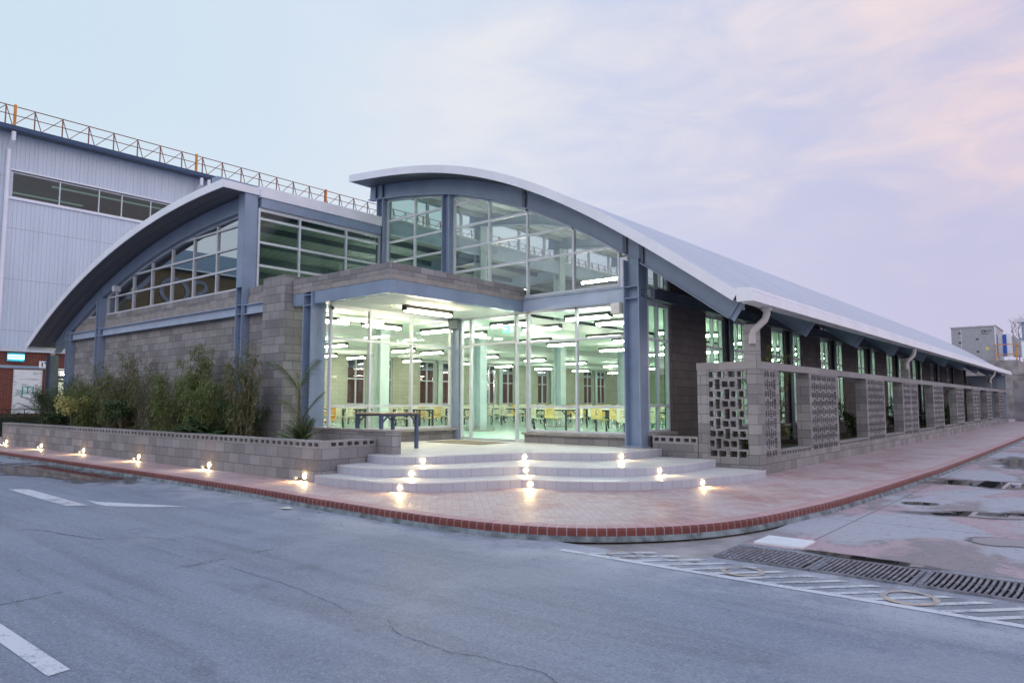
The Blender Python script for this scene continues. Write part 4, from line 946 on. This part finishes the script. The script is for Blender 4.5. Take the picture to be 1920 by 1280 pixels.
# ================================================================== planting
def leaf(mb, p, d, L, wd, droop=.3, rnd=R):
    d = Vector(d).normalized(); s = d.cross(Vector((0, 0, 1)))
    if s.length < .05: s = Vector((1, 0, 0))
    s = s.normalized(); s = (s * math.cos(.0) + d.cross(s) * rnd.uniform(-.7, .7)).normalized()
    p = Vector(p); m = p + d * L * .45 + Vector((0, 0, -droop * L * .08)); e = p + d * L + Vector((0, 0, -droop * L * .5))
    b = len(mb.v); mb.v += [tuple(p), tuple(m - s * wd / 2), tuple(e), tuple(m + s * wd / 2)]; mb.f.append((b, b + 1, b + 2, b + 3))
def rdir(r=R, zb=0):
    while True:
        v = Vector((r.uniform(-1, 1), r.uniform(-1, 1), r.uniform(-1, 1) + zb))
        if .1 < v.length < 1.4: return v.normalized()
def shrub(name, label, cat, x, y, z0, H, W, n, m, stems=7, L=.13, wd=.022, group=None, low=.25, lean=.12, seed=0, tip=.5):
    r = random.Random(seed * 77 + 5); g = thing(name, label, cat, (x, y, z0), group)
    sm = MB(); paths = []
    for k in range(stems):
        a = r.uniform(0, 2 * math.pi); rad_ = W * .5 * math.sqrt(r.random()); h_ = H * r.uniform(.62, 1.0)
        if k == 0: h_ = H; rad_ *= .4
        bx, by = x + math.cos(a) * rad_ * .45, y + math.sin(a) * rad_ * .35
        tx, ty = x + math.cos(a) * rad_ + r.uniform(-lean, lean) * H, y + math.sin(a) * rad_ * .8
        ps = [(bx + (tx - bx) * s_ ** 1.5, by + (ty - by) * s_ ** 1.5, z0 + h_ * s_) for s_ in (0, .25, .5, .75, 1)]
        sm.tube(ps, .012, 5, .004); paths.append(ps)
        for q in range(5):                                                 # twigs
            s_ = r.uniform(low, 1); i = min(3, int(s_ * 4)); p = Vector(ps[i]).lerp(Vector(ps[i + 1]), s_ * 4 - i)
            v = rdir(r, .35); v.y *= .6; e = p + v * H * r.uniform(.08, .22); sm.tube([p, p.lerp(e, .5) + Vector((0, 0, .02)), e], .005, 4, .002); paths.append([tuple(p.lerp(e, c)) for c in (0, .25, .5, .75, 1)])
    sm.build('stems', M_bark, g)
    mb = MB()
    for k in range(n):
        ps = r.choice(paths); s_ = low + (1 - low) * r.random() ** tip if ps[0][2] < z0 + .01 else r.random()
        i = min(3, int(s_ * 4)); p = Vector(ps[i]).lerp(Vector(ps[i + 1]), s_ * 4 - i) + rdir(r) * W * .13 * r.random()
        v = rdir(r, -.15); leaf(mb, p, v, L * r.uniform(.6, 1.3), wd * r.uniform(.7, 1.3), .5, r)
    mb.build('foliage', m, g); return g
BAM = 'bamboo shrubs against the block wall'
SH = [  # x, height, width, leaves, material, label
    (-21.9, 1.55, 1.2, 2600, M_leafdk, 'dark bushy shrub at the far left end of the planter'),
    (-20.4, 1.80, 1.3, 3000, M_leafdk, 'dense dark green bamboo shrub behind the yellow bush'),
    (-19.1, 1.75, 1.3, 2400, M_leafgr, 'bamboo shrub below the left wall column'),
    (-18.1, 2.25, 1.0, 2300, M_leafgr, 'tall bamboo shrub just right of the left wall column'),
    (-16.9, 2.45, 1.3, 3000, M_leafbr, 'brownish dry bamboo shrub behind the small round tree'),
    (-15.4, 2.20, 1.3, 1500, M_leafbr, 'thin sparse dry bamboo with bare wall showing through'),
    (-14.0, 1.75, 1.2, 2700, M_leafgr, 'mid green bamboo shrub left of the tallest bamboo'),
    (-12.9, 2.62, .9, 3400, M_leafgr, 'tallest bright green bamboo of the planter'),
    (-11.9, 1.85, 1.2, 2600, M_leafgr, 'green and brown bamboo shrub before the tall steel column'),
    (-11.1, 1.55, .9, 1100, M_leafbr, 'sparse brown bamboo at the foot of the tall steel column'),
    (-10.05, 2.55, .75, 2300, M_leafbr, 'narrow tall brown green bamboo touching the block pier'),
    (-10.5, 1.15, 1.0, 1600, M_leafdk, 'low dark shrub in front of the narrow bamboo beside the pier')]
for k, (x, H, W, n, m, lb) in enumerate(SH):
    shrub('bamboo_shrub', lb, 'shrub', x, -5.15 + (.15 if k % 2 else -.1), .55, H * .93, W * 1.55, int(n * 1.9), m, 14, .13, .017, BAM, .06, .10, k + 1, .62)
def ball(name, label, x, y, z0, zc, rx, rz, n, m, L=.07, wd=.04, seed=1, trunk=True):
    r = random.Random(seed); g = thing(name, label, 'shrub', (x, y, z0))
    sm = MB(); sm.tube([(x, y, z0), (x + .03, y, (z0 + zc) / 2), (x, y, zc)], .03, 6, .015)
    for k in range(9): e = Vector((x, y, zc)) + Vector((r.uniform(-1, 1) * rx, r.uniform(-1, 1) * rx * .7, r.uniform(-.4, .8) * rz)) * .8; sm.tube([(x, y, z0 + (zc - z0) * r.uniform(.35, .7)), e], .012, 5, .004)
    sm.build('trunk', M_bark, g); mb = MB()
    cs = [(Vector((x, y, zc)) + Vector((r.uniform(-1, 1) * rx, r.uniform(-1, 1) * rx * .7, r.uniform(-.7, .8) * rz)) * .75, r.uniform(.25, .5)) for _ in range(22)]
    for k in range(n):
        c, q = r.choice(cs); p = c + rdir(r) * q * rx * r.random() ** .4 * .8; leaf(mb, p, rdir(r, .4), L * r.uniform(.6, 1.3), wd, .3, r)
    mb.build('foliage', m, g); return g
ball('yellow_bush', 'round yellow green variegated bush in the planter', -19.35, -5.72, .55, 1.28, .60, .36, 2600, M_leafyl, .075, .042, 3)
ball('round_tree', 'small dark round headed tree with bare trunk in the planter', -16.1, -5.55, .55, 1.2, .55, .25, 1700, M_leafdk, .08, .04, 4)
ball('low_bush', 'low dark green bush left of the yellow bush', -21.0, -5.6, .55, .9, .5, .3, 1300, M_leafdk, .08, .04, 6)
def palm(name, label, x, y, z0, stems, nf, L, up_=.9, seed=1, m=M_palm, wd=.02, ll=.26, grp=None, droop=.55):
    r = random.Random(seed); g = thing(name, label, 'palm', (x, y, z0), grp); sm = MB(); mb = MB()
    for s_ in range(len(stems)):
        hx, hy, hz = stems[s_]; b = Vector((x + hx * .15, y + hy * .15, z0)); tpt = Vector((x + hx, y + hy, z0 + hz))
        if hz > .05: sm.tube([b, b.lerp(tpt, .5) + Vector((0, 0, .05)), tpt], .03, 7, .018)
        for k in range(nf):
            a = 2 * math.pi * (k + r.random() * .6) / nf; el = r.uniform(.45, 1.15) * up_; Lf = L * r.uniform(.7, 1.1)
            v = Vector((math.cos(a) * math.cos(el), math.sin(a) * math.cos(el), math.sin(el))); pts = []; p = tpt.copy(); vv = v.copy()
            for q in range(11):
                pts.append(p.copy()); p = p + vv * Lf / 10; vv = (vv + Vector((0, 0, -.5 * droop / 5))).normalized()
            sm.tube(pts, .008, 4, .002)
            for q in range(14, 100):
                t_ = q / 100; i = min(9, int(t_ * 10)); pp = pts[i].lerp(pts[i + 1], t_ * 10 - i); dd = (pts[i + 1] - pts[i]).normalized(); sd = dd.cross(Vector((0, 0, 1))).normalized() if abs(dd.z) < .97 else Vector((1, 0, 0))
                for sg in (-1, 1): leaf(mb, pp, dd * .65 + sd * sg * .8 + Vector((0, 0, r.uniform(-.1, .25))), ll * (math.sin(t_ * 3.0) * .75 + .3) * r.uniform(.8, 1.1), wd, .8, r)
    sm.build('stems', M_bark, g); mb.build('fronds', m, g); return g
palm('areca_palm', 'feathery areca palm arching in front of the corner glass', -7.55, -5.45, .55, [(0.02, 0, 1.1), (.16, -.05, .45)], 4, 1.0, 1.3, 3, ll=.22, wd=.010, droop=.75)
palm('areca_palm', 'low spiky grassy palm at the foot of the areca palm', -7.25, -5.62, .55, [(0, 0, .06), (.1, .05, .04)], 14, .62, 1.25, 5, ll=.13, wd=.010)
palm('fan_palm', 'low blue green palm spreading before the tall steel column', -11.3, -5.6, .55, [(0, 0, .12), (.2, 0, .08)], 11, .75, .7, 8, m=M_leafdk, ll=.22)
palm('areca_palm', 'thin palm with drooping fronds at the far left of the planter', -23.3, -5.3, .55, [(0, 0, .75), (-.3, .1, .4)], 6, .95, 1.1, 11, ll=.2, wd=.012)
shrub('climbing_plant', 'tall leafy climber in the first open bay of the screen wall', 'plant', -.95, 3.2, .28, 2.45, .9, 1900, M_leafgr, 5, .10, .03, None, .2, .1, 41)
palm('dracaena', 'spiky dracaena in the first open bay of the screen wall', -.85, 2.9, .28, [(0, 0, .75), (.1, .2, .35)], 14, .5, .7, 21, m=M_leafgr, ll=.05, wd=.03)
for k, (y, H, n, m, lb) in enumerate(((1.9, .5, 700, M_leafgr, 'small bright plant at the foot of the first open bay'), (7.4, 1.25, 2600, M_leafdk, 'dense dark shrub filling the second open bay'), (6.6, 1.0, 1500, M_leafdk, 'broad leaved dark shrub at the left of the second open bay'), (12.2, 1.1, 2400, M_leafdk, 'dark shrub with red blossom in the third open bay'), (17.6, 1.6, 2400, M_leafdk, 'tall dark shrub in the fourth open bay'), (23.2, 1.3, 2200, M_leafdk, 'leafy shrub in the fifth open bay'), (29.0, 1.2, 1500, M_leafdk, 'dark shrub in the sixth open bay'), (34.5, 2.4, 1300, M_leafbr, 'straggly shrub rising above the far end of the screen wall'))):
    shrub('bay_shrub', lb, 'shrub', -1.0, y, .28, H, 1.1, n, m, 8, .13, .045, 'shrubs behind the screen wall', .1, .08, 60 + k, .8)
rf = thing('red_blossom', 'red pink blossom on the shrub in the third open bay', 'flower', (-.6, 11.4, .7)); mb = MB(); q_ = random.Random(9)
for k in range(60): leaf(mb, Vector((-.6, 11.4, .75)) + rdir(q_) * .1, rdir(q_), .07, .05, .1, q_)
mb.build('petals', M_flower, rf)
hedge = thing('hedge', 'clipped low green hedge before the brick annex', 'hedge', (-30.4, -3, 0)); mb = MB(); q_ = random.Random(2)
for k in range(7000):
    p = Vector((-30.9 + q_.random() * .9, -9 + q_.random() * 7.6, .12 + .85 * q_.random())); leaf(mb, p, rdir(q_, .3), .09, .05, .3, q_)
mb.build('foliage', M_hedge, hedge); MB().box(-30.8, -30.1, -9, -1.5, 0, .8).build('stems', simple('dark hedge twigs', (.02, .025, .015), .9), hedge)

# ================================================================== warehouse with brick annex on the left
WH = thing('warehouse', 'tall pale blue ribbed metal warehouse with a strip window and roof railing', 'building', (-34, 10, 0))
WX = -32.0
MB().box(WX - .2, WX, -8, 62, 3.7, 10.62).build('wall', M_clad, WH); MB().box(WX - .2, WX, -8, 62, 11.84, 13.6).build('wall', M_clad, WH)
MB().box(WX - .2, WX, -8, -4.4, 10.62, 11.84).build('wall', M_clad, WH); MB().box(WX - .2, WX, 14.6, 62, 10.62, 11.84).build('wall', M_clad, WH)
MB().box(WX - .2, WX + .09, -4.55, 14.7, 10.52, 10.62).box(WX - .2, WX + .07, -4.5, 14.7, 11.84, 11.90).build('window_sill', M_white, WH)
us = [-4.36, -2.45, -.75, .3, 1.7, 3.1, 4.5, 6.0, 7.5, 9.0, 10.5, 12.0, 13.5, 14.56]
glazing('strip_window', 'x', WX - .10, us, 10.63, [], lambda u: 11.83, WH, M_glasswh, .05, .10, M_alu)
ins = MB().box(WX - 12, WX - 11.8, -4.6, 15, 9, 13.4).box(WX - 11.8, WX - .3, -4.6, 15, 9.0, 9.1).box(WX - 11.8, WX - .3, -4.6, 15, 13.3, 13.4).build('inner_room', simple('dim warehouse interior', (.13, .30, .30), .8), WH)
for k in range(3): MB().box(WX - 9 + k * 2.9, WX - 8.85 + k * 2.9, -4 + k * 3, 1.5 + k * 4, 13.05, 13.12).build('strip_light', M_winlit, WH)
MB().box(WX - 14, WX + .62, -8, 62, 13.62, 13.70).build('roof', M_roof, WH)
MB().box(WX + .62, WX + .80, -8, 62, 13.47, 13.67).build('gutter', M_blue, WH)
MB().box(WX + .02, WX + .62, -8, 62, 13.55, 13.61).build('soffit', M_soffit, WH)
for y in (-4.6, 3.95, 4.35, 12.5):
    MB().tube([(WX + .7, y, 13.4), (WX + .7, y, 13.05), (WX + .15, y, 12.75), (WX + .15, y, 3.8)], .09, 8).build('downpipe', M_white, WH)
rl = MB(); yy = -4.9; k = 0; XRL = WX + .5
rl.bar((XRL, -8, 14.62), (XRL, 60, 14.62), .035).bar((XRL, -8, 14.22), (XRL, 60, 14.22), .03)
while yy < 50:
    rl.bar((XRL, yy, 13.7), (XRL, yy, 14.62), .045); rl.bar((XRL, yy, 14.6), (XRL, yy + .28, 13.72), .03); rl.bar((XRL, yy, 14.6), (XRL, yy - .85, 13.72), .03); yy += 1.12
rl.build('railing', M_rust, WH)
for y in (-4.55, 3.72, 12.0, 20.3, 28.6): MB().box(XRL - .05, XRL + .05, y - .05, y + .05, 13.7, 14.70).build('railing_post', M_orange, WH)
AX = WX + .35
AN = thing('brick_annex', 'single storey red brick annex with a glazed door at the foot of the warehouse', 'building', (AX, -2, 0))
MB().box(AX - .25, AX, -8, -2.28, 0, 3.66).box(AX - .25, AX, -2.28, 60, 2.98, 3.66).box(AX - .25, AX, 2.0, 60, 0, 2.98).build('wall', M_brick, AN)
MB().box(AX - .3, AX + .12, -8, 60, 3.662, 3.80).build('ledge', M_alu, AN)
MB().box(AX + .0, AX + .06, -8, -2.3, 2.93, 3.05).build('lintel', M_steel, AN)
glazing('glass_screen', 'x', AX - .1, [-2.24, -1.5, -.4, .8, 1.95], .02, [2.4], lambda u: 2.62, AN, M_glass, .09, .1, M_dkglassframe)
MB().box(AX - .2, AX + .02, -1.2, 1.98, 2.64, 2.96).build('light_panel', simple('white fascia panel', (.78, .80, .72), .5), AN)
MB().box(AX - 4, AX - 3.9, -6, 6, .0, 2.9).box(AX - 3.9, AX - .26, -6, 6, 2.9, 2.95).build('inner_room', M_ceil, AN)
li = MB().box(AX - 2.0, AX - 1.9, -1.5, 1.0, 2.75, 2.8).build('room_light', M_tube, AN)
MB().box(AX + .01, AX + .16, -2.62, -2.45, 0, 3.66).build('corner_post', M_sill, AN)
ps = thing('poster_panel', 'white poster with grey swirls and teal letters on the brick annex', 'poster', (AX + .03, -3.5, 1.9))
m, t, b = mat('poster print'); o_ = ob(t); nn = t.noise(t.mapv(o_, rot=(rad(40), 0, 0), scale=(1, .8, 3.2)), 1.6, 4, .5, 1.2)
t.put(b.inputs['Base Color'], t.mix(t.step(nn, .5, .62), (.76, .78, .82), (.42, .47, .50))); b.inputs['Roughness'].default_value = .4
MB().box(AX + .005, AX + .035, -3.95, -2.92, .93, 2.84).build('board', m, ps)
MB().box(AX + .002, AX + .045, -3.99, -3.952, .90, 2.88).box(AX + .002, AX + .045, -2.918, -2.88, .90, 2.88).box(AX + .002, AX + .045, -3.952, -2.918, 2.842, 2.88).build('frame', M_alu, ps)
text('lettering', 'JTI', .50, M_lettertl, ps, (AX + .045, -3.42, 1.95), (math.pi / 2, 0, math.pi / 2), .004, .95)
sg = thing('wall_sign', 'small white sign with black figure above the annex door', 'sign', (AX + .1, -2.7, 3.1))
MB().box(AX + .062, AX + .085, -3.05, -2.63, 2.98, 3.28).build('board', M_white, sg)
MB().poly([(AX + .09, -2.95, 3.03), (AX + .09, -2.90, 3.03), (AX + .09, -2.90, 3.22), (AX + .09, -2.95, 3.22)]).poly([(AX + .09, -2.86, 3.2), (AX + .09, -2.70, 3.08), (AX + .09, -2.68, 3.12), (AX + .09, -2.80, 3.24)]).build('figure', M_letterbk, sg)
uvl = thing('insect_lamp', 'glowing cyan tube lamp on the brick annex wall', 'lamp', (AX + .1, -3.95, 3.4))
MB().box(AX + .005, AX + .10, -4.28, -3.62, 3.22, 3.60).build('housing', simple('teal lamp housing', (.1, .4, .5), .5), uvl)
MB().tube([(AX + .13, -4.25, 3.36), (AX + .13, -3.65, 3.36)], .025, 8).tube([(AX + .13, -4.25, 3.47), (AX + .13, -3.65, 3.47)], .025, 8).build('tube', M_uv, uvl)
hr = thing('handrail', 'thin dark handrail in front of the poster', 'railing', (-31, -3, 0)); mb = MB().bar((-31.1, -9, 1.12), (-31.1, -1.6, 1.12), .035)
for k in range(12): mb.bar((-31.1, -8.6 + k * .62, 0), (-31.1, -8.6 + k * .62, 1.12), .03)
mb.build('rail', M_black, hr)

# ================================================================== beyond the far end of the hall
ah = thing('air_handler', 'large grey rooftop air handling unit with doors and a round emblem', 'air unit', (-3.3, 60, 5))
MB().box(-4.95, -1.64, 60, 66, 4.85, 8.0).build('casing', M_grey, ah); MB().box(-5.02, -1.57, 59.93, 66.07, 8.0, 8.10).build('lid', simple('pale grey lid', (.5, .5, .56), .5), ah)
MB().box(-4.22, -4.18, 59.975, 59.99, 5.2, 7.8).box(-3.06, -3.05, 59.975, 59.99, 4.9, 7.9).box(-1.72, -1.64, 59.96, 59.99, 4.9, 7.95).build('door_seam', M_white, ah)
for x, z_ in ((-4.3, 7.55), (-4.3, 6.7), (-3.0, 6.95), (-3.0, 5.85)): MB().box(x - .09, x + .09, 59.93, 59.985, z_ - .05, z_ + .05).build('latch', M_black, ah)
rg = MB()
for k in range(24):
    a, b_ = 2 * math.pi * k / 24, 2 * math.pi * (k + 1) / 24; rg.poly([(-2.55 + .13 * math.cos(a), 59.985, 7.6 + .13 * math.sin(a)), (-2.55 + .13 * math.cos(b_), 59.985, 7.6 + .13 * math.sin(b_)), (-2.55 + .08 * math.cos(b_), 59.985, 7.6 + .08 * math.sin(b_)), (-2.55 + .08 * math.cos(a), 59.985, 7.6 + .08 * math.sin(a))])
rg.box(-2.68, -2.08, 59.98, 59.99, 7.36, 7.40); rg.build('emblem', M_letterbk, ah)
text('lettering', 'SKM', .26, M_letterbk, ah, (-2.2, 59.985, 7.6), (math.pi / 2, 0, 0), .003, 1)
MB().box(-2.42, -2.18, 59.98, 59.99, 5.95, 6.2).build('warning_label', M_yellow, ah)
MB().box(-1.60, -.62, 61, 61.4, 5.4, 7.35).build('side_panel', M_white, ah); MB().box(-1.25, -.98, 60.9, 61.0, 5.45, 7.3).build('blue_panel', M_bluepanel, ah)
MB().extr([(-.6, 5.4), (.35, 5.4), (.35, 6.5), (-.6, 7.3)], 'y', 61.5, 63).build('duct', M_grey, ah)
pb = tag(MB().box(-8, -.15, 59.5, 68, 0, 5.0).build('plant_room', M_conc), 'plain concrete plant room carrying the air unit', 'building')
rl = thing('yellow_railing', 'orange yellow safety railing on the plant room roof', 'railing', (-1, 59.8, 5)); mb = MB()
for z_ in (5.5, 6.35): mb.bar((-1.7, 59.7, z_), (-.2, 59.7, z_), .07)
for x in (-1.68, -.22): mb.bar((x, 59.7, 5.0), (x, 59.7, 6.4), .08)
mb.bar((-.22, 59.7, 6.35), (-.22, 66, 6.35), .07).bar((-.22, 62.5, 5), (-.22, 62.5, 6.35), .07).build('rail', M_orange, rl)
po = thing('lamp_pole', 'grey steel pole with a box lamp head at the right edge', 'lamp post', (.95, 50.5, 0))
MB().tube([(.95, 50.5, 0), (.95, 50.5, 7.3)], .11, 10, .085).build('pole', M_steel, po); MB().box(.62, 1.35, 50.2, 50.8, 7.3, 7.62).build('lamp_head', M_alu, po, bevel=.03); MB().box(.80, 1.25, 50.3, 50.45, 4.6, 5.9).build('control_box', M_white, po)
ew = tag(MB().box(.1, 12, 50.9, 51.1, 0, 3.45).box(.05, 12, 50.85, 51.15, 3.452, 3.60).build('end_wall', M_conc), 'plain wall closing the yard behind the far pavement end', 'wall')
bt = thing('bare_tree', 'leafless branching tree beyond the yellow railing', 'tree', (1.0, 84, 0)); q_ = random.Random(4); tm = MB(); bm2 = MB()
def branch(p, v, L, r, dep):
    e = p + v * L; (tm if dep == 0 else bm2).tube([p, p.lerp(e, .5) + rdir(q_) * L * .05, e], r, 5, r * .65)
    if dep < 5:
        for _ in range(3 if dep else 5): branch(p.lerp(e, q_.uniform(.55, 1)), (v + rdir(q_, .25) * .8).normalized(), L * q_.uniform(.6, .8), r * .6, dep + 1)
branch(Vector((-.4, 84, 0)), Vector((0, 0, 1)), 5.0, .16, 0); tm.build('trunk', M_bark, bt); bm2.build('branches', M_bark, bt)
# the building across the road that the arched window reflects
op = thing('opposite_building', 'ochre sheet building with a blue ribbed roof across the road', 'building', (-44, -30, 0))
MB().box(-46, -42, -62, -13.4, 0, 10.3).build('wall', M_ochre, op)
MB().poly([(-41.5, -62.5, 10.3), (-41.5, -13, 10.3), (-49, -13, 13.2), (-49, -62.5, 13.2)]).box(-49, -41.6, -62.4, -13.1, 10.2, 10.28).build('roof', M_blueroof, op)
text('lettering', 'SON', 2.6, M_signblue, op, (-41.97, -15.9, 8.7), (math.pi / 2, 0, math.pi / 2), .03, 1.05)
text('lettering', 'INS', .9, M_signblue, op, (-41.97, -14.9, 6.7), (math.pi / 2, 0, math.pi / 2), .03, 1)

# ================================================================== small debris
q_ = random.Random(31); mb = MB()
for k in range(170):
    i = q_.randrange(20, 75); a = Vector(Ks[i]).lerp(Vector(Ks[i + 1]), q_.random()); a2 = offs(Ks, -q_.uniform(.05, .05 + .9 * q_.random() ** 3))[i]
    leaf(mb, (a2[0] + q_.uniform(-.1, .1), a2[1] + q_.uniform(-.02, .02), -.138), (q_.uniform(-1, 1), q_.uniform(-1, 1), .04), q_.uniform(.02, .055), q_.uniform(.008, .02), .05, q_)
for k in range(90):
    leaf(mb, (q_.uniform(-9, 4), q_.uniform(-12.4, -7.9), -.142), (q_.uniform(-1, 1), q_.uniform(-1, 1), .05), q_.uniform(.012, .035), q_.uniform(.005, .014), .05, q_)
for k in range(260):
    leaf(mb, (q_.uniform(-22, -6), q_.uniform(-6.03, -4.7), .56), (q_.uniform(-1, 1), q_.uniform(-1, 1), .15), q_.uniform(.05, .12), q_.uniform(.015, .03), .1, q_)
o = mb.build('leaf_litter', M_leafbr); o['kind'] = 'stuff'
p = at(537, 953, 'z', -.14)
tag(MB().poly([(p.x - .10, p.y - .05, -.14), (p.x + .07, p.y - .07, -.128), (p.x + .11, p.y + .05, -.138), (p.x - .05, p.y + .07, -.12)]).build('paper_scrap', M_ivory), 'crumpled pale paper scrap lying on the road at the kerb', 'litter')
tag(MB().tube([(-5.52, -5.80, .165), (-5.45, -5.76, .165)], .016, 8).build('bottle_cap', M_bluepanel), 'tiny blue plastic cap on the lowest step beside the planter', 'litter')
